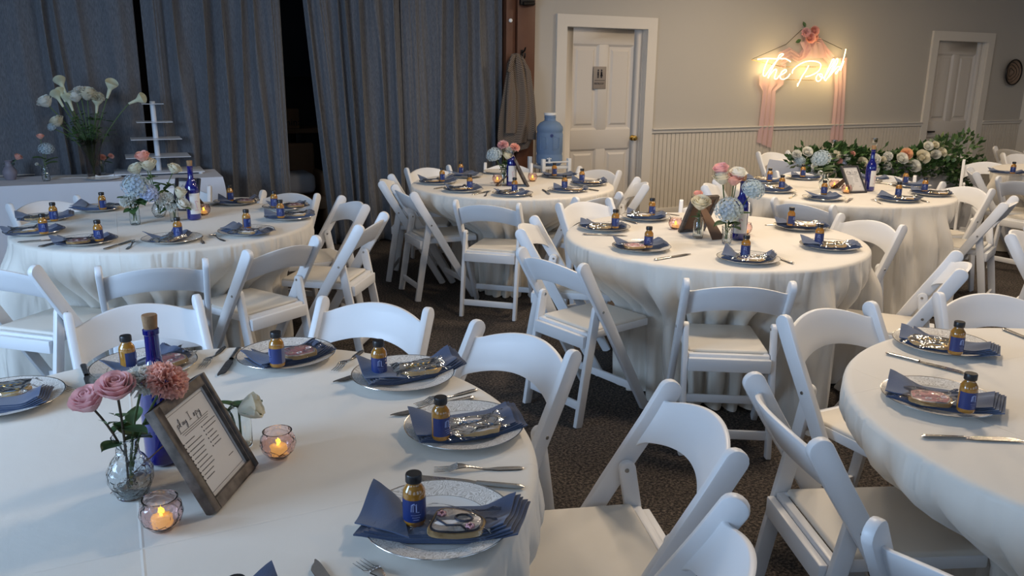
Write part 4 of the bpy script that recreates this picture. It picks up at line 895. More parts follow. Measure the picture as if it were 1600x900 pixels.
def candle(p, label):
    t = thing('candle_holder', label, 'candle holder', tuple(p), random.uniform(0, 6))
    pr = [(0.0, 0.006), (0.020, 0.006), (0.031, 0.016), (0.036, 0.032), (0.033, 0.048), (0.0275, 0.055), (0.0285, 0.061)]
    ob('glass_bowl', MB().lathe([(0, 0), (0.020, 0)]+[(r+0.003, z) for r, z in pr[2:]]+pr[::-1], 30).mesh('glass_bowl', glasspink, ang=50), t)
    c = ob('tealight', MB().lathe([(0, 0.008), (0.018, 0.008), (0.0185, 0.012), (0.0185, 0.024), (0.015, 0.0265), (0, 0.0255)], 20).mesh('tealight', ledw), t)
    ob('flame', MB().lathe([(0, 0.025), (0.0035, 0.027), (0.0058, 0.034), (0.0040, 0.041), (0.001, 0.046), (0, 0.047)], 12).mesh('flame', flame), c)
    return t
def frame(B1, nrm, w_, h_, lean, label, dark=False, bw=0.020, fw=0.017, legback=0.155, text=True):
    """B1: left bottom corner seen from its front; nrm: horizontal facing direction"""
    n2 = Vector((nrm[0], nrm[1], 0)).normalized(); xr = Vector((-n2.y, n2.x, 0)); rz = math.atan2(xr.y, xr.x)
    t = thing('picture_frame', label, 'picture frame', tuple(B1), rz); fm = framed if dark else framem
    R_ = Matrix.Rotation(-lean, 4, 'X')   # local: x right, -y is the front, z up
    m = MB().box((0, -fw/2, 0), (bw, fw/2, h_)).box((w_-bw, -fw/2, 0), (w_, fw/2, h_)).box((bw, -fw/2, 0), (w_-bw, fw/2, bw)).box((bw, -fw/2, h_-bw), (w_-bw, fw/2, h_)).xf(R_)
    ob('frame_moulding', m.mesh('frame_moulding', fm, bevel=0.0015), t)
    ob('card', MB().box((bw*0.8, -0.0015, bw*0.8), (w_-bw*0.8, 0.0005, h_-bw*0.8)).xf(R_).mesh('card', papergrey, smooth=False), t)
    ob('backing', MB().box((bw*0.7, 0.001, bw*0.7), (w_-bw*0.7, 0.005, h_-bw*0.7)).xf(R_).mesh('backing', backb, smooth=False), t)
    top = (R_ @ Vector((w_/2, 0.006, h_*0.72))); foot = Vector((w_/2, top.y+legback, 0.001)); hw = w_*0.16
    d = (foot-top).normalized(); nn_ = d.cross(Vector((1, 0, 0)))*0.0015
    L_ = MB().add([top+Vector((-hw*0.7, 0, 0)), top+Vector((hw*0.7, 0, 0)), foot+Vector((hw*1.5, 0, 0)), foot+Vector((-hw*1.5, 0, 0)), top+Vector((-hw*0.7, 0, 0))+nn_, top+Vector((hw*0.7, 0, 0))+nn_, foot+Vector((hw*1.5, 0, 0))+nn_, foot+Vector((-hw*1.5, 0, 0))+nn_], [(0, 1, 2, 3), (7, 6, 5, 4), (0, 4, 5, 1), (1, 5, 6, 2), (2, 6, 7, 3), (3, 7, 4, 0)])
    l = ob('easel_leg', L_.mesh('easel_leg', backb, smooth=False), t); l['label'] = 'brown easel back'
    if text:
        g = MB(); iw = w_-2*bw; ih = h_-2*bw; Y = -0.0022
        def ln(x0, x1, z, th=0.0010): g.box((bw+iw*x0, Y, bw+ih*z-th*0.5), (bw+iw*x1, Y+0.0006, bw+ih*z+th*0.5))
        for i in range(3): ln(0.14+0.03*i, 0.84-0.03*i, 0.735-0.022*i, 0.0008)
        rd = random.Random(4)
        for i in range(10):
            z = 0.625-0.048*i; ln(0.085, 0.10, z, 0.0030); x = 0.13; e = rd.uniform(0.30, 0.50)
            while x < e: l_ = rd.uniform(0.02, 0.05); ln(x, min(x+l_, e+0.02), z, 0.0014); x += l_+0.008
        for i in range(6):
            z = 0.645-0.048*i; ln(0.56, 0.575, z, 0.0030); x = 0.605; e = rd.uniform(0.75, 0.90)
            while x < e: l_ = rd.uniform(0.02, 0.05); ln(x, min(x+l_, e+0.02), z, 0.0014); x += l_+0.008
        ln(0.74, 0.86, 0.20, 0.0012)
        for (x0, x1, z0, z1) in ((0.05, 0.95, 0.955, 0.958), (0.05, 0.95, 0.042, 0.045)): g.box((bw+iw*x0, Y, bw+ih*z0), (bw+iw*x1, Y+0.0006, bw+ih*z1))
        for x0 in (0.05, 0.947): g.box((bw+iw*x0, Y, bw+ih*0.042), (bw+iw*(x0+0.003), Y+0.0006, bw+ih*0.958))
        ob('printed_lines', g.xf(R_).mesh('printed_lines', ink, smooth=False), t)
        # handwritten heading "play I spy"
        St = {'p': [[(0, 0.6), (0.05, 0.3), (-0.05, -0.9)], [(0.0, 0.4), (0.25, 0.75), (0.45, 0.35), (0.2, 0.0), (0.02, 0.12)]], 'l': [[(0, 0.1), (0.25, 0.9), (0.22, 1.7), (0.05, 1.2), (0.05, 0.2), (0.25, 0.0)]], 'a': [[(0.4, 0.55), (0.1, 0.6), (0.0, 0.15), (0.2, 0.0), (0.42, 0.5), (0.42, 0.05), (0.55, 0.0)]],
              'y': [[(0, 0.6), (0.05, 0.1), (0.3, 0.1), (0.42, 0.6), (0.35, -0.6), (0.1, -0.9), (0.1, -0.5), (0.5, 0.1)]], 'I': [[(0, 1.6), (0.5, 1.6)], [(0.25, 1.6), (0.2, 0)], [(-0.05, 0), (0.45, 0)]], 's': [[(0, 0), (0.25, 0.7), (0.3, 0.3), (0.2, 0.0), (0.05, 0.05)]]}
        hd = MB(); u_ = ih*0.068; x = bw+iw*0.16; z = bw+ih*0.79
        for ch in 'play I spy':
            if ch == ' ': x += u_*0.75; continue
            for s in St[ch]: hd.tube([(x+a*u_*1.15, Y-0.0003, z+b3*u_*0.8) for a, b3 in s], 0.0005, 5)
            x += u_*0.70 if ch != 'I' else u_*0.6
        ob('heading', hd.xf(R_).mesh('heading', ink), t)
    return t
Z0 = TZ+0.0045
def fl_at(x, y, base, dd=0): return over(x, y, base, dd)
# ---- front table centrepiece
v1 = at(208, 776, TZ); v1.z = Z0; vase('bulb', v1, 'patterned clear glass bud vase with round belly holding pink roses', glassp, 1.02)
for kd, px_, s, lab, dd, lv in (('rose_pink', (139, 628), 0.92, 'pink rose leaning out leftmost over the patterned vase', -0.01, 3), ('rose_pink', (182, 608), 0.98, 'large pink rose in the middle of the patterned vase', -0.03, 3),
                            ('carn_white', (224, 591), 1.1, 'white carnation between the pink rose and the coral carnation', -0.01, 2), ('carn_coral', (261, 590), 1.3, 'ruffled coral pink carnation in front of the cork bottle', -0.02, 2)):
    flower(kd, fl_at(*px_, v1, dd), v1, s, lab, leaves=lv, stem=stemb if 'pink' in kd else stemm)
wb = at(258, 722, TZ); wb.z = Z0; wine(wb, 'cobalt blue wine bottle with cork stopper behind the pink roses')
v2 = at(376, 700, TZ); v2.z = Z0; vase('dome', v2, 'clear domed bud vase half hidden behind the wooden frame', glass, 0.95)
flower('ran', fl_at(388, 638, v2, -0.02), v2, 1.05, 'cream ranunculus nodding to the right of the wooden frame', tilt=(0.75, -0.15, 0.25), leaves=4)
flower('carn_coral', fl_at(325, 640, v2, 0.03), v2, 0.5, 'small pink bloom peeking out from behind the wooden frame', leaves=1)
c1 = at(255, 828, TZ); c1.z = Z0; candle(c1, 'pink cut glass candle holder in front of the wooden frame'); c2 = at(436, 716, TZ); c2.z = Z0; candle(c2, 'pink cut glass candle holder right of the wooden frame')
fb1, fb2 = at(331, 808, TZ), at(401, 727, TZ); dv = fb2-fb1; fn_ = Vector((dv.y, -dv.x, 0)).normalized()
fb1.z = Z0; frame(fb1, fn_, dv.length*0.96, 0.228, math.radians(27), 'weathered wood frame holding the play I spy card on the front table', bw=0.021, fw=0.022)
# ---- left table
def pz(x, y): p = at(x, y, TZ); p.z = Z0; return p
va = pz(212, 352); vase('jar', va, 'clear jar vase at the left of the left table flowers', glass, 1.0)
vb = pz(250, 340); vase('bulb', vb, 'patterned bud vase in the middle of the left table', glassp, 0.95)
vc = pz(273, 347); vase('cyl', vc, 'small clear tumbler vase beside the labelled blue bottle', glass, 0.75)
for kd, px_, vv, s, lab, lv, bg in (('carn_white', (199, 312), va, 0.95, 'white carnation lowest at the left of the left table flowers', 1, False), ('hyd', (212, 298), va, 0.95, 'blue and cream hydrangea in the left jar of the left table', 2, True), ('hyd_blue', (228, 306), va, 0.75, 'pale blue hydrangea right of the white carnation on the left table', 1, True),
    ('rose_cream', (213, 265), vb, 0.85, 'cream rose leaning left above the hydrangea of the left table', 2, False), ('rose_cream', (232, 259), vb, 1.0, 'full cream rose under the pink rose on the left table', 2, False), ('rose_coral', (223, 246), vb, 0.85, 'pink rose topmost in the left table flowers', 1, False), ('rose_cream', (272, 265), vb, 0.8, 'single cream rose beside the cork of the left table bottle', 2, False),
    ('carn_white', (257, 309), vc, 1.0, 'white carnation cluster left of the labelled blue bottle', 1, False), ('ran', (281, 303), vc, 0.85, 'cream ranunculus with green eye by the labelled bottle', 1, False), ('rose_white', (284, 320), vc, 0.85, 'white rose low beside the labelled bottle', 1, False), ('carn_white', (268, 322), vc, 0.7, 'small white carnation between tumbler blooms on the left table', 0, False)):
    flower(kd, fl_at(*px_, vv, -0.02), vv, s*1.35, lab, leaves=lv+2, big=(bg or 'rose' in kd), mouth=0.10)
wine(pz(304, 344), 'cobalt bottle with white label and cork on the left table', lab=True, face=0.5); candle(pz(319, 337), 'pink glass candle holder right of the left table bottle')
frame(pz(270, 330), (-0.5, -1, 0), 0.15, 0.20, math.radians(25), 'small dark frame tilted behind the left table bottle', dark=True)
# ---- middle table
vm = pz(787, 291); vase('jar', vm, 'clear glass vase left of the blue bottle on the middle table', glass, 1.05)
for kd, px_, s, lab in (('carn_pink', (786, 225), 1.05, 'pink carnation at the top left of the middle table flowers'), ('carn_coral', (805, 229), 0.95, 'coral carnation at the top right of the middle table flowers'), ('hyd_pale', (774, 246), 0.9, 'pale blue hydrangea at the left of the middle table flowers'), ('rose_cream', (793, 244), 0.9, 'cream rose in the centre of the middle table flowers'), ('carn_white', (796, 232), 0.7, 'small white carnation tucked between the pink ones on the middle table')):
    flower(kd, fl_at(*px_, vm, -0.02), vm, s*1.2, lab, leaves=2)
wine(pz(799, 291), 'cobalt bottle with white label on the middle table', corked=False, lab=True, face=0.3); candle(pz(777, 287), 'glowing pink candle holder left of the middle table vase'); candle(pz(832, 284), 'pink candle holder behind the frame on the middle table')
frame(pz(826, 293), (0.98, -0.30, 0), 0.16, 0.22, math.radians(27), 'wood frame leaning back edge on, right of the middle table bottle', dark=False, text=False)
# ---- centre right table
v4 = pz(1090, 373); vase('jar', v4, 'clear jar vase with one cream rose before the frame back', glass, 1.0)
flower('rose_cream', fl_at(1095, 319, v4, -0.03), v4, 1.4, 'large cream rose before the brown frame back', leaves=2); flower('rose_coral', fl_at(1091, 304, v4, 0.02), v4, 0.7, 'small pink rose just above the large cream rose', leaves=0)
v5 = pz(1135, 381); vase('cyl', v5, 'patterned tumbler vase under the big hydrangea', glassp, 0.85)
for kd, px_, s, lab, lv, bg in (('hyd', (1139, 335), 1.25, 'big blue and yellow green hydrangea on the centre right table', 3, True), ('hyd_pale', (1173, 302), 1.0, 'round grey blue hydrangea reaching right of the bottle neck', 2, True), ('rose_cream', (1129, 279), 1.4, 'cream rose high in the centre right table flowers', 3, False), ('rose_pink', (1127, 266), 1.15, 'pink rose topmost on the centre right table', 1, False), ('rose_coral', (1147, 281), 1.3, 'salmon rose beside the blue bottle neck', 3, False), ('rose_white', (1153, 273), 1.2, 'pale rose behind the salmon rose', 2, False)):
    flower(kd, fl_at(*px_, v5, -0.03 if kd == 'hyd' else 0.0), v5, s, lab, leaves=lv, big=bg, mouth=0.08)
wine(pz(1154, 375), 'cobalt bottle with cork behind the hydrangea on the centre right table', lab=True, face=0.1); candle(pz(1055, 359), 'glowing pink candle holder left of the frame back'); candle(pz(1163, 367), 'glowing candle holder right of the hydrangea tumbler')
f4 = at(1100, 361, TZ); f4.z = Z0; frame(f4, (0.05, 1.0, 0), 0.165, 0.23, math.radians(28), 'wood frame seen from behind with brown easel back', text=False)
# ---- sign side table
v6 = pz(1287, 297); vase('bulb', v6, 'clear vase left of the framed card on the sign side table', glass, 0.95)
flower('hyd_pale', fl_at(1284, 253, v6, -0.02), v6, 1.25, 'pale blue hydrangea on the sign side table before the garland', leaves=5, big=True); flower('carn_white', fl_at(1272, 258, v6, 0.02), v6, 0.8, 'small pale carnation beside the sign side hydrangea', leaves=3)
wine(pz(1357, 299), 'cobalt bottle with white label on the sign side table', lab=True, face=1.0); candle(pz(1303, 295), 'glowing pink candle holder left of the sign side frame'); candle(pz(1322, 303), 'glowing pink candle holder in front of the sign side frame')
frame(pz(1327, 303), (-0.157, -0.987, 0), 0.150, 0.22, math.radians(36), 'dark frame with printed card on the sign side table', dark=True, bw=0.013)
# ================================================================ RECTANGULAR TABLES
def rect_cloth(x0, x1, y0, y1, z, seed, drop, mt, label):
    rd = random.Random(seed); ph = [rd.uniform(0, 6) for _ in range(4)]; g = MB(); per = []
    cxm, cym = (x0+x1)/2, (y0+y1)/2; n = 36
    for (a, b3) in (((x0, y0), (x1, y0)), ((x1, y0), (x1, y1)), ((x1, y1), (x0, y1)), ((x0, y1), (x0, y0))):
        ln_ = math.hypot(b3[0]-a[0], b3[1]-a[1]); k = max(10, int(ln_*40))
        nx, ny = (b3[1]-a[1])/ln_, -(b3[0]-a[0])/ln_
        for i in range(k): f = i/k; per.append((a[0]+(b3[0]-a[0])*f, a[1]+(b3[1]-a[1])*f, nx, ny, f))
    N_ = len(per)
    def fn(u, v):
        i = round(u*N_) % N_; x, y, nx, ny, f = per[i]
        if f == 0: px0 = per[i-1]; nx, ny = (nx+px0[2])*0.8, (ny+px0[3])*0.8
        if v == 0: return (x, y, z)
        t_ = v; w_ = 0.5+0.5*math.sin(i*0.55+ph[0]+math.sin(i*0.11+ph[1])*2); cr = math.exp(-min(f, 1-f)*14)
        off = 0.006+0.035*smoothstep(0, 0.8, t_)*w_+0.07*cr*t_
        return (x+nx*off, y+ny*off, z-drop*t_)
    g.grid(fn, N_, 14, closeu=True); g.add([(x0, y0, z), (x1, y0, z), (x1, y1, z), (x0, y1, z)], [(0, 1, 2, 3)])
    return tag(ob('tablecloth', g.mesh('tablecloth', mt, ang=60)), label, 'tablecloth')
def rect_table(x0, x1, y0, y1, z, label):
    t = thing('rectangular_table', label, 'table', ((x0+x1)/2, (y0+y1)/2, 0)); hx, hy = (x1-x0)/2-0.005, (y1-y0)/2-0.005
    ob('tabletop', MB().box((-hx, -hy, z-0.03), (hx, hy, z-0.003)).mesh('tabletop', woodslab, bevel=0.004), t)
    for sx in (-1, 1):
        for sy in (-1, 1): ob('leg', MB().tube([(sx*(hx-0.15), sy*(hy-0.08), 0), (sx*(hx-0.15), sy*(hy-0.08), z-0.03)], 0.014).mesh('leg', darkmetal), t)
ang_ = 0.0
rect_table(-2.30, 0.75, 6.74, 7.30, 0.757, 'long table under white cloth before the left curtains'); oc = rect_cloth(-2.30, 0.75, 6.74, 7.30, 0.760, 5, 0.735, linenwhite, 'white cloth over the long flower table at the left')
HTX0, HTX1, HTY0, HTY1 = 5.90, 8.15, 5.62, 6.25
rect_table(HTX0, HTX1, HTY0, HTY1, 0.757, 'long garland table under white cloth near the far wall'); rect_cloth(HTX0, HTX1, HTY0, HTY1, 0.760, 6, 0.735, linenwhite, 'white cloth over the garland table')
# ---- things on the flower table
def dz(x, y, z=0.762): p = at(x, y, 0.76); p.z = z; return p
pf = dz(17, 281); vase('bulb', pf, 'small frosted vase at the far left of the flower table', bluefr, 1.15)
flower('rose_coral', fl_at(28, 246, pf), pf, 0.85, 'dusky pink rose in the frosted vase at the far left', leaves=4, leafm_=M_EUC)
flower('rose_pink', fl_at(14, 256, pf, 0.05), pf, 0.5, 'tiny pink bud beside the dusky rose at the far left', leaves=3, leafm_=M_EUC)
pj = dz(73, 283); vase('jar', pj, 'clear mason jar with the blue hydrangea on the flower table', glassp, 1.05)
flower('hyd_pale', fl_at(72, 237, pj), pj, 0.95, 'light blue hydrangea in the mason jar', leaves=3, big=True); flower('rose_coral', fl_at(63, 214, pj), pj, 0.75, 'pink lily like bloom above the mason jar hydrangea', leaves=0); flower('carn_white', fl_at(57, 256, pj, -0.02), pj, 0.4, 'small white bud drooping by the mason jar', leaves=0)
pl_ = dz(148, 277); vase('tall', pl_, 'tall flared dark glass vase of lilies before the curtain', glassm('smoky_glass', (0.55, 0.50, 0.48), 0.05), 1.0)
LL = [('rose_white', (72, 160), 1.25), ('lily', (101, 142), 1.0), ('lily', (96, 162), 0.95), ('lily', (112, 168), 0.95), ('lily', (100, 155), 0.8), ('rose_white', (118, 152), 1.25), ('carn_white', (125, 142), 1.3), ('rose_cream', (136, 148), 1.45), ('carn_cream', (152, 150), 1.2), ('lily', (169, 148), 1.1), ('lily', (206, 160), 1.0), ('lily', (151, 172), 0.9), ('rose_cream', (90, 191), 1.15), ('hyd_pale', (84, 200), 0.5)]
WH = ['far left outside of the spray', 'tallest at the left of the spray', 'leaning left in the spray', 'low in front of the spray', 'behind the low left one', 'left of the crown', 'frothy at the crown', 'full at the centre of the crown', 'right of the crown centre', 'upright at the right side', 'far out to the right alone', 'short in the middle front', 'hanging low at the left', 'blue leaf like at the low left']
for (kd, px_, s), wh in zip(LL, WH):
    tl = None
    if kd == 'lily': p3 = fl_at(*px_, pl_); q3 = p3-pl_; tl = Vector((q3.x*2.2, q3.y*0.8, 0.30 if abs(px_[0]-140) > 50 else 0.9))
    p3 = fl_at(*px_, pl_, -0.03)
    flower(kd, p3, pl_, s*1.3, KIND[kd.split('_')[0]].replace('_', ' ')+' in the tall lily vase, '+wh, tilt=tl, leaves=3, big=False, mouth=0.27, rs=0.004)
fo = MB(); rd = random.Random(31)
for k in range(70):
    a = rd.uniform(0, 6.28); r = rd.uniform(0.03, 0.17); h = rd.uniform(0.26, 0.50); c = Vector((r*math.cos(a), r*math.sin(a), h)); dr = Vector((math.cos(a+rd.uniform(-1, 1)), math.sin(a+rd.uniform(-1, 1)), rd.uniform(-0.2, 0.9))).normalized(); sd = dr.cross(Vector((0, 0, 1))).normalized(); l_ = rd.uniform(0.04, 0.08)
    fo.grid(lambda u, v: c+dr*l_*u+sd*(v*2-1)*0.012*math.sin(PI*min(1, u+0.03))-Vector((0, 0, 0.02*u*u)), 4, 2)
    fo.tube([(0.02*math.cos(a), 0.02*math.sin(a), 0.25), c*0.7+Vector((0, 0, 0.08)), c], 0.0015, 4)
o = ob('lily_greenery', fo.mesh('lily_greenery', leafm, ang=180), None, tuple(pl_)); tag(o, 'dark greenery filling the tall lily vase', 'foliage', kind='stuff')
ps = dz(161, 273); vase('cyl', ps, 'small clear glass beside the lily vase foot', glass, 0.8)
for kd, px_, s, lab in (('carn_coral', (160, 245), 0.85, 'pink carnation right of the lily vase foot'), ('carn_coral', (174, 243), 0.7, 'smaller pink carnation farthest right of the lily vase'), ('carn_white', (152, 254), 0.9, 'white carnation low by the lily vase foot')): flower(kd, fl_at(*px_, ps, -0.04), ps, s, lab, leaves=2)
pc = dz(105, 268); tag(ob('wood_slice', MB().tube([(-0.20, 0, 0.02), (-0.08, 0, 0.024), (0.12, 0.02, 0.026), (0.22, 0.03, 0.018)], [0.020, 0.03, 0.03, 0.016], 12).mesh('wood_slice', woodslab), None, tuple(pc)), 'dark piece of bark wood lying behind the mason jar', 'wood')
for i, (x, y, w_, h_, rz, lab) in enumerate(((22, 273, 0.30, 0.20, 0.3, 'flat cream card sheet lying left on the flower table'), (112, 277, 0.26, 0.16, -0.1, 'long pale envelope lying before the bark wood'), (265, 262, 0.16, 0.16, 0.1, 'small white card lying right of the cake stand'))):
    p = dz(x, y, 0.7625+0.001*i); tag(ob('paper_card', MB().box((-w_/2, -h_/2, 0), (w_/2, h_/2, 0.003)).mesh('paper_card', paperm, smooth=False), None, tuple(p), ang_+rz), lab, 'card')
p = dz(163, 280, 0.763); t = tag(ob('shallow_plate', MB().lathe([(0, 0.002), (0.09, 0.002), (0.12, 0.012), (0.122, 0.011), (0.09, 0), (0, 0)], 32).mesh('shallow_plate', china), None, tuple(p)), 'shallow blue white plate at the front of the flower table', 'plate')
p = dz(163, 278, 0.767); tag(ob('bow_ribbon', MB().tube([(-0.06, 0, 0.01), (-0.03, 0.0, 0.005), (0.02, 0.01, 0.006), (0.07, 0, 0.012)], [0.010, 0.004, 0.004, 0.010], 8).mesh('bow_ribbon', jugw), None, tuple(p)), 'white ribbon handled server on the shallow plate', 'cake server')
# tiered stand
sp0 = dz(249, 270); t = thing('tiered_stand', 'white pole cake stand with square clear shelves on the flower table', 'cake stand', tuple(sp0), ang_)
top_z = over(237, 158, sp0).z-sp0.z
ob('stand_pole', MB().tube([(0, 0, 0.012), (0, 0, top_z)], 0.020, 16).mesh('stand_pole', acryl), t)
for k, (x0_, x1_, y_) in enumerate(((219, 255, 162), (212, 271, 190), (202, 285, 216), (195, 301, 243))):
    z_ = over(248, y_, sp0).z-sp0.z; w_ = (x1_-x0_)/1270*7.1*0.40; ob('shelf', MB().box((-w_, -w_*0.75, z_-0.002), (w_, w_*0.75, z_+0.002)).mesh('shelf', acryl, smooth=False), t)
ob('stand_base', MB().box((-0.33, -0.20, 0.012), (0.33, 0.20, 0.020)).mesh('stand_base', acryl, bevel=0.002), t)
for sx in (-1, 1):
    for sy in (-1, 1): ob('foot', MB().lathe([(0, 0), (0.016, 0.002), (0.018, 0.01), (0.014, 0.022), (0, 0.026)], 12, (sx*0.30, sy*0.18, -0.002)).mesh('foot', jugw), t)
# slim lit strip and dark ornament seen in the narrow gap left of the stand
g0 = on_y(227, 0, 7.6); g1 = on_y(230, 125, 7.6)
tag(ob('door_edge', MB().box((g0.x-0.012, 7.60, g1.z), (g0.x+0.012, 7.63, 2.9)).mesh('door_edge', jugw, smooth=False)), 'thin pale strip seen in the narrow curtain gap above the cake stand', 'trim strip')
tag(ob('hanging_ornament', MB().tube([(g0.x, 7.55, g1.z), (g0.x+0.01, 7.55, g1.z-0.2), (g0.x+0.02, 7.55, 0.8)], [0.035, 0.045, 0.03], 10).mesh('hanging_ornament', darkobj)), 'black ornament hanging in the narrow gap beside the cake stand', 'ornament')
# ---- garland
gt = thing('flower_garland', 'long green garland with white blooms spilling off the far table', 'garland', (HTX0, HTY0, 0.762))
O_ = Vector((HTX0, HTY0, 0.762)); rd = random.Random(77); fo = MB()
def leafq(c, dr, l_, w_):
    sd = dr.cross(Vector((rd.uniform(-1, 1), rd.uniform(-1, 1), 1))).normalized()
    fo.add([c, c+dr*l_*0.45+sd*w_, c+dr*l_, c+dr*l_*0.45-sd*w_], [(0, 1, 2), (0, 2, 3)])
for k in range(2600):
    s = rd.random(); x = -0.25+2.45*s; swell = 0.10+0.05*math.sin(s*9)+0.08*smoothstep(0.6, 1, s); 
    a = rd.uniform(-0.2, PI+0.2); r = swell*math.sqrt(rd.random()); y = 0.02+math.cos(a)*r*1.1; z = math.sin(a)*r*1.15+0.01
    if s > 0.72 and rd.random() < 0.55: y = -0.10+rd.uniform(-0.08, 0.05); z = -rd.random()*0.42*smoothstep(0.68, 0.95, s); x += rd.uniform(-0.1, 0.05)
    elif rd.random() < 0.25: y = -0.08-rd.random()*0.05; z = -rd.random()*0.16
    d = Vector((rd.uniform(-1, 1), math.cos(a)*0.9-0.3+rd.uniform(-0.5, 0.5), math.sin(a)*0.8+rd.uniform(-0.4, 0.6))).normalized(); leafq(Vector((x, y, z)), d, rd.uniform(0.045, 0.085), rd.uniform(0.016, 0.027))
o = ob('foliage', fo.mesh('foliage', leafm, smooth=False), gt); o['kind'] = 'stuff'
sp2 = MB()
for (x, y, x2, y2) in ((1252,250,1233,244), (1330,240,1335,226), (1345,250,1350,238), (1375,240,1383,229), (1480,235,1500,238), (1470,225,1482,228), (1260,240,1255,228), (1490,255,1510,255), (1300,240,1290,238)):
    a = over(x, y, O_+Vector((0.5, 0, 0)))
    yy = HTY0-0.02; a = on_y(x, y, yy)-O_; b3 = on_y(x2, y2, yy)-O_; sp2.tube([a, (a+b3)/2+Vector((0, 0, 0.02)), b3], 0.004, 5); dr = (b3-a).normalized(); sd = Vector((dr.z, 0, -dr.x)); sp2.add([b3-dr*0.01, b3+dr*0.03+sd*0.018, b3+dr*0.07, b3+dr*0.03-sd*0.018], [(0, 1, 2, 3)])
ob('sprig', sp2.mesh('sprig', leafm, smooth=False), gt)
for kd, x, y, s in (('rose_white', 1262, 237, 1.3), ('carn_white', 1247, 240, 1.3), ('hyd_pale', 1250, 252, 0.9), ('carn_cream', 1306, 242, 1.5), ('carn_coral', 1312, 250, 1.2), ('carn_white', 1324, 244, 1.4), ('carn_coral', 1334, 239, 0.9), ('carn_white', 1369, 248, 1.7), ('carn_cream', 1381, 249, 1.2), ('carn_white', 1390, 243, 1.4), ('carn_white', 1387, 258, 1.4), ('rose_white', 1409, 248, 1.6), ('rose_peach', 1418, 241, 1.6), ('rose_cream', 1441, 246, 1.9), ('rose_white', 1427, 260, 1.8), ('carn_white', 1436, 261, 1.1), ('rose_white', 1451, 228, 1.3), ('rose_cream', 1463, 226, 1.0), ('rose_white', 1464, 241, 1.3), ('rose_cream', 1472, 238, 1.3), ('rose_cream', 1349, 253, 1.3), ('carn_cream', 1451, 277, 1.0), ('rose_white', 1366, 264, 1.5), ('hyd_blue', 1318, 256, 0.7), ('carn_cream', 1462, 259, 1.2), ('carn_cream', 1304, 272, 1.0), ('carn_white', 1280, 268, 0.9), ('carn_cream', 1500, 257, 0.8)):
    p = on_y(x, y, HTY0-0.12)-O_; o = ob({'rose': 'rose', 'carn': 'carnation', 'hyd': 'hydrangea'}[kd.split('_')[0]], B[kd], gt, tuple(p-Vector((0, -0.02, 0.015)))); o.rotation_euler = (0.9+rd.uniform(-0.3, 0.3), rd.uniform(-0.3, 0.3), rd.uniform(0, 6)); o.rotation_euler = (Vector((-0.55+rd.uniform(-0.3, 0.3), -0.8, 0.5))).to_track_quat('Z', 'Y').to_euler(); o.scale = (s,)*3
# toasting glasses
for (x, y, lab) in ((1304, 219, 'silver banded wine glass rising left of the garland middle'), (1367, 216, 'silver banded wine glass behind the blue bottle')):
    p = on_y(x, y, 6.05); t = thing('wine_glass', lab, 'glass', (p.x, 6.05, 0.762), 0, 'toasting glasses'); s = (p.z-0.762)/0.205
    ob('glass_body', MB().lathe([(0, 0), (0.032, 0.001), (0.032, 0.003), (0.005, 0.008), (0.004, 0.085), (0.012, 0.095), (0.028, 0.125), (0.031, 0.15), (0.030, 0.165), (0.028, 0.150), (0.025, 0.125), (0.010, 0.099), (0, 0.097)], 20).mesh('glass_body', glass), t)
    ob('silver_band', MB().lathe([(0.0312, 0.158), (0.0330, 0.165), (0.0325, 0.205), (0.0310, 0.205), (0.0300, 0.165)], 20).mesh('silver_band', silver), t); t.scale = (1, 1, s)
# ================================================================ NEON SIGN, DRAPE, BASKET, COAT, JUG
SY = 7.30
def sy(x, y, Y=SY): return on_y(x, y, Y)
def crop(x, y): return sy(1160+x/7.5, 30+y/7.5)
strokes = [
 [(178,470),(260,462),(330,462),(400,465),(450,462),(500,463),(530,475),(565,498)],
 [(300,475),(275,530),(250,600),(245,650),(262,668),(285,640)],
 [(285,640),(340,560),(400,490),(450,440),(480,415),(462,405),(430,425),(405,480),(360,560),(320,630),(300,690)],
 [(300,690),(340,630),(380,590),(400,595),(390,640),(375,690),(400,700),(430,665)],
 [(430,665),(480,640),(515,610),(505,590),(470,610),(445,650),(445,690),(480,705),(530,680),(560,640)],
 [(585,635),(590,600),(640,550),(720,505),(800,490),(880,500),(918,530),(910,580),(870,625),(800,660),(740,675)],
 [(775,545),(740,610),(700,670),(665,740),(645,785),(650,750)],
 [(890,640),(865,680),(870,720),(900,725),(930,690),(935,650),(905,640),(910,670),(950,690)],
 [(950,690),(1000,620),(1050,540),(1075,480),(1060,470),(1030,530),(990,620),(960,700),(975,720)],
 [(975,720),(1030,640),(1090,550),(1120,480),(1105,465),(1075,530),(1035,620),(1010,680)],
 [(1010,680),(1070,610),(1115,560),(1140,560),(1120,600),(1090,630),(1100,640)],
 [(1100,640),(1150,560),(1180,480),(1200,410),(1212,350)],
 [(1150,600),(1165,560),(1180,520),(1190,490)]]
nt_ = thing('neon_sign', 'glowing warm white script neon sign hanging over pink drape', 'neon sign', tuple(crop(690, 600)))
o0 = crop(690, 600)
def smooth_pts(pts, n=5):
    out = []
    for i in range(len(pts)-1):
        p0 = pts[max(i-1, 0)]; p1 = pts[i]; p2 = pts[i+1]; p3 = pts[min(i+2, len(pts)-1)]
        for k in range(n):
            t_ = k/n; out.append(0.5*((2*p1)+(p2-p0)*t_+(2*p0-5*p1+4*p2-p3)*t_*t_+(3*p1-p0-3*p2+p3)*t_**3))
    out.append(pts[-1]); return out
for s in strokes: ob('tube_stroke', MB().tube(smooth_pts([crop(*q)-o0 for q in s]), 0.0055, 8).mesh('tube_stroke', neon), nt_)
acr = MB()
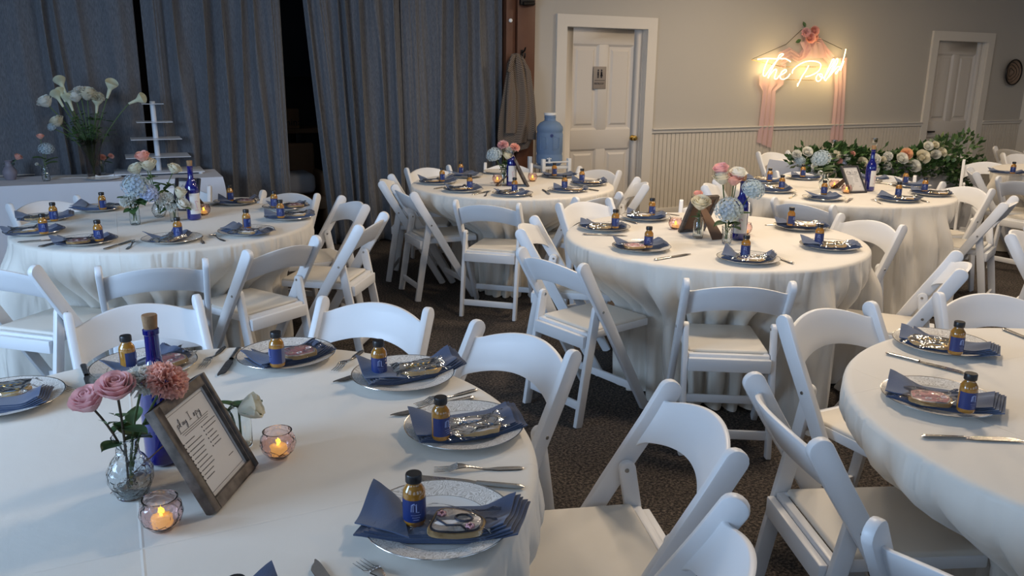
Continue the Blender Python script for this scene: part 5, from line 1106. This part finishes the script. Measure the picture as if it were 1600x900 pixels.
for s in (((130,475),(500,560),(860,560),(1190,560)), ((480,708),(700,712),(860,715))): acr.tube([crop(*q)-o0+Vector((0, 0.03, 0)) for q in s], 0.003, 6)
ob('support_wire', acr.mesh('support_wire', brass), nt_)
a = crop(560,290); b3 = crop(740,120); c3 = crop(1200,350); d3 = crop(140,470)
ob('hanging_cord', MB().tube([d3-o0+Vector((0, 0.04, 0)), a-o0+Vector((0, 0.06, 0)), b3-o0+Vector((0, 0.06, 0)), c3-o0+Vector((0, 0.04, 0))], 0.003, 6).mesh('hanging_cord', darkmetal), nt_)
for (x, y, e) in ((330,590,5), (760,590,3.5), (1080,580,6.5)):
    l = bpy.data.lights.new('neon_glow', 'POINT'); l.energy = e; l.color = (1.0, 0.70, 0.30); l.shadow_soft_size = 0.12; lo = bpy.data.objects.new('neon_glow', l); COL.objects.link(lo); p = crop(x, y); lo.location = (p.x, SY-0.09, p.z)
# chiffon
DY = 7.345
def ribbon(path, folds, seed, ph_=0.0):
    """path: list of (left pixel, right pixel) rows"""
    rows = [(on_y(*l_, DY), on_y(*r_, DY)) for l_, r_ in path]; n = len(rows)-1
    def fn(u, v):
        k = min(n-1, int(v*n)); f = v*n-k; f = f*f*(3-2*f) if False else f
        a_ = rows[k][0].lerp(rows[k+1][0], f); b_ = rows[k][1].lerp(rows[k+1][1], f); p = a_.lerp(b_, u)
        p.y -= 0.022*(0.5+0.5*math.sin(u*folds*2*PI+ph_+v*3)); return p
    return MB().grid(fn, 36, n*6)
dr_ = thing('chiffon_drape', 'pink chiffon swag with rose cluster behind the neon sign', 'drape', tuple(on_y(1265, 60, DY)))
def addrib(name, path, folds, sd):
    g = ribbon(path, folds, sd, sd); off = Vector(dr_.location)
    for i in range(len(g.v)): g.v[i] = tuple(Vector(g.v[i])-off)
    o = ob(name, g.mesh(name, chif, ang=180), dr_)
addrib('left_tail', [((1184,118),(1226,100)), ((1184,132),(1222,132)), ((1190,142),(1210,142)), ((1188,165),(1210,165)), ((1185,195),(1208,198)), ((1182,222),(1205,232))], 3, 1)
addrib('right_tail', [((1290,92),(1322,90)), ((1302,110),(1321,108)), ((1303,140),(1320,140)), ((1300,180),(1319,180)), ((1297,215),(1317,215)), ((1294,262),(1316,262))], 3, 2)
addrib('swag', [((1216,82),(1220,104)), ((1233,74),(1236,92)), ((1248,84),(1246,98)), ((1255,76),(1258,92)), ((1258,58),(1276,66)), ((1280,58),(1284,70)), ((1291,72),(1286,92)), ((1302,86),(1296,103))], 3, 3)
addrib('upper_swag', [((1250,66),(1285,62)), ((1254,78),(1292,76)), ((1250,92),(1300,90))], 4, 5)
for i, (x, y, s, kd) in enumerate(((1258, 51, 1.6, 'carn_pink'), (1270, 49, 1.5, 'rose_coral'), (1263, 60, 1.7, 'rose_coral'), (1272, 59, 1.3, 'carn_coral'))):
    p = on_y(x, y, 7.32)-Vector(dr_.location); o = ob('rose', B[kd], dr_, tuple(p)); o.rotation_euler = Vector((-0.3, -1, 0.1)).to_track_quat('Z', 'Y').to_euler(); o.scale = (s,)*3
for (x, y, a_) in ((1258, 43, 2.0), (1251, 62, 3.6)):
    p = on_y(x, y, 7.32)-Vector(dr_.location); o = ob('leaf', M_LEAF, dr_, tuple(p)); o.rotation_euler = (PI/2, -a_, 0)
# round woven basket on the wall
p = on_y(1583, 113, 7.33); R_b = 0.165
t = thing('wall_basket', 'round woven basket with dark rim hung on the wall at far right', 'basket', (p.x, WY-0.002, p.z)); MX = Matrix.Rotation(PI/2, 4, 'X')
ob('basket_dish', MB().lathe([(0, 0.008), (0.10, 0.012), (R_b-0.02, 0.035), (R_b, 0.055)], 36).xf(MX).mesh('basket_dish', straw), t)
ob('rim', MB().tube([(R_b*math.cos(a), R_b*math.sin(a), 0.055) for a in [i*2*PI/36 for i in range(37)]], 0.010, 8).xf(MX).mesh('rim', darkmetal), t)
g = MB()
for r in (0.05, 0.095, 0.13): g.tube([((r+0.010*math.cos(3*a))*math.cos(a), (r+0.010*math.cos(3*a))*math.sin(a), 0.012+0.35*max(0, r-0.08)+0.006) for a in [i*2*PI/40 for i in range(41)]], 0.0035, 6)
ob('woven_rings', g.xf(MX).mesh('woven_rings', darkobj), t)
# coat
ct = thing('tweed_coat', 'brown checked tweed coat hanging from the hook on the post', 'coat', (HOOK.x, 7.26, HOOK.z))
def cz(x, y, Y=7.24): return on_y(x, y, Y)-Vector(ct.location)
def sheet(rows, Y, bulge, folds, ph_, nm, both=True):
    R2 = [(cz(*a_, Y), cz(*b_, Y)) for a_, b_ in rows]; n = len(R2)-1
    def fn(u, v, s=1):
        k = min(n-1, int(v*n)); f = v*n-k; p = R2[k][0].lerp(R2[k+1][0], f).lerp(R2[k][1].lerp(R2[k+1][1], f), u)
        p.y -= s*(bulge*math.sin(PI*u)**0.6)*(0.4+0.6*min(1, v*2))+0.012*math.sin(u*folds*6.28+ph_+2*v)*min(1, v*2); return p
    g = MB().grid(lambda u, v: fn(u, v), 24, n*5); g.grid(lambda u, v: fn(u, v, -0.3)+Vector((0, 0.012, 0)), 24, n*5); return ob(nm, g.mesh(nm, tweed, ang=180), ct)
sheet([((800,84),(808,84)), ((793,100),(812,100)), ((790,120),(822,120)), ((785,150),(828,150)), ((779,185),(832,185)), ((777,215),(834,212)), ((780,243),(826,230))], 7.24, 0.045, 2, 0.5, 'coat_body')
sheet([((803,83),(812,84)), ((806,100),(818,100)), ((808,130),(824,130)), ((808,165),(829,165)), ((806,190),(828,190)), ((801,212),(824,214)), ((800,224),(822,222))], 7.20, 0.045, 1.5, 2, 'sleeve')
sheet([((812,86),(818,90)), ((820,110),(829,112)), ((822,150),(834,150)), ((824,185),(837,185)), ((824,218),(837,218))], 7.20, 0.035, 1, 1, 'sleeve')
sheet([((800,84),(806,86)), ((795,98),(803,100)), ((792,112),(801,114)), ((797,113),(799,114))], 7.165, 0.012, 0.5, 1, 'lapel')
sheet([((796,110),(802,108)), ((791,150),(806,150)), ((789,208),(805,208))], 7.175, 0.02, 1, 0, 'front_flap')
# water jug on its stand
jp = Vector((on_y(858, 258, 7.0).x, 7.0, 0)); jz = on_y(858, 257, 7.0).z; jt = on_y(858, 177, 7.0).z; hj = jt-jz; s = hj/0.50
t = thing('water_stand', 'small white stand carrying the blue water jug', 'stand', (jp.x, jp.y, 0))
g = MB().box((-0.15, -0.15, jz-0.03), (0.15, 0.15, jz-0.004))
for sx in (-1, 1):
    for sy_ in (-1, 1): g.box((sx*0.14-0.018, sy_*0.14-0.018, 0), (sx*0.14+0.018, sy_*0.14+0.018, jz+0.07))
g.box((-0.14, -0.155, jz+0.03), (0.14, -0.145, jz+0.045)); ob('stand_frame', g.mesh('stand_frame', jugw, bevel=0.004), t)
t = thing('water_jug', 'large blue plastic water jug with white cap beside the restroom door', 'water jug', (jp.x, jp.y, jz)); rj = 0.128
pr = [(0, 0.0), (rj*0.85, 0.0), (rj, 0.02), (rj, 0.09), (rj*0.965, 0.10), (rj*0.965, 0.115), (rj, 0.125), (rj, 0.30), (rj*0.965, 0.31), (rj*0.965, 0.325), (rj, 0.335), (rj*0.98, 0.37), (rj*0.75, 0.41), (rj*0.44, 0.43), (rj*0.42, 0.455), (rj*0.45, 0.462), (rj*0.43, 0.47), (rj*0.43, 0.485)]
pr = [(r, z*s) for r, z in pr]
ob('jug_body', MB().lathe(pr+[(max(0, r-0.004), z if i else z+0.004) for i, (r, z) in list(enumerate(pr))[::-1]], 40).mesh('jug_body', jugm, ang=35), t)
ob('cap', MB().lathe([(0, 0.482*s), (rj*0.46, 0.482*s), (rj*0.47, 0.49*s), (rj*0.45, 0.505*s), (0, 0.507*s)], 24).mesh('cap', jugw), t)
fa = math.atan2(-jp.y, -jp.x); 
k = ob('spigot', MB().tube([(rj-0.005, 0, 0.055), (rj+0.035, 0, 0.055), (rj+0.045, 0, 0.03)], 0.010, 8).tube([(rj+0.02, -0.022, 0.07), (rj+0.02, 0.022, 0.07)], 0.005, 6).tube([(rj+0.02, 0, 0.05), (rj+0.02, 0, 0.08)], 0.006, 6).mesh('spigot', jugw), t); k.rotation_euler = (0, 0, fa); k['label'] = 'white tap'
k = ob('round_sticker', MB().lathe([(0, 0.0), (0.016, 0.0), (0.016, 0.002), (0, 0.002)], 16).xf(Matrix.Translation((rj+0.001, 0, 0.285)) @ Matrix.Rotation(PI/2, 4, 'Y')).mesh('round_sticker', labelm), t); k.rotation_euler = (0, 0, fa+0.15)
g = MB()
for a0 in (-0.75, 0.25):
    g.tube([((rj+0.002)*math.cos(a), (rj+0.002)*math.sin(a), z) for a, z in ((a0, 0.15), (a0+0.5, 0.165), (a0+0.5, 0.265), (a0, 0.28), (a0, 0.15))], 0.004, 6)
k = ob('moulded_grip', g.mesh('moulded_grip', jugm), t); k.rotation_euler = (0, 0, fa)
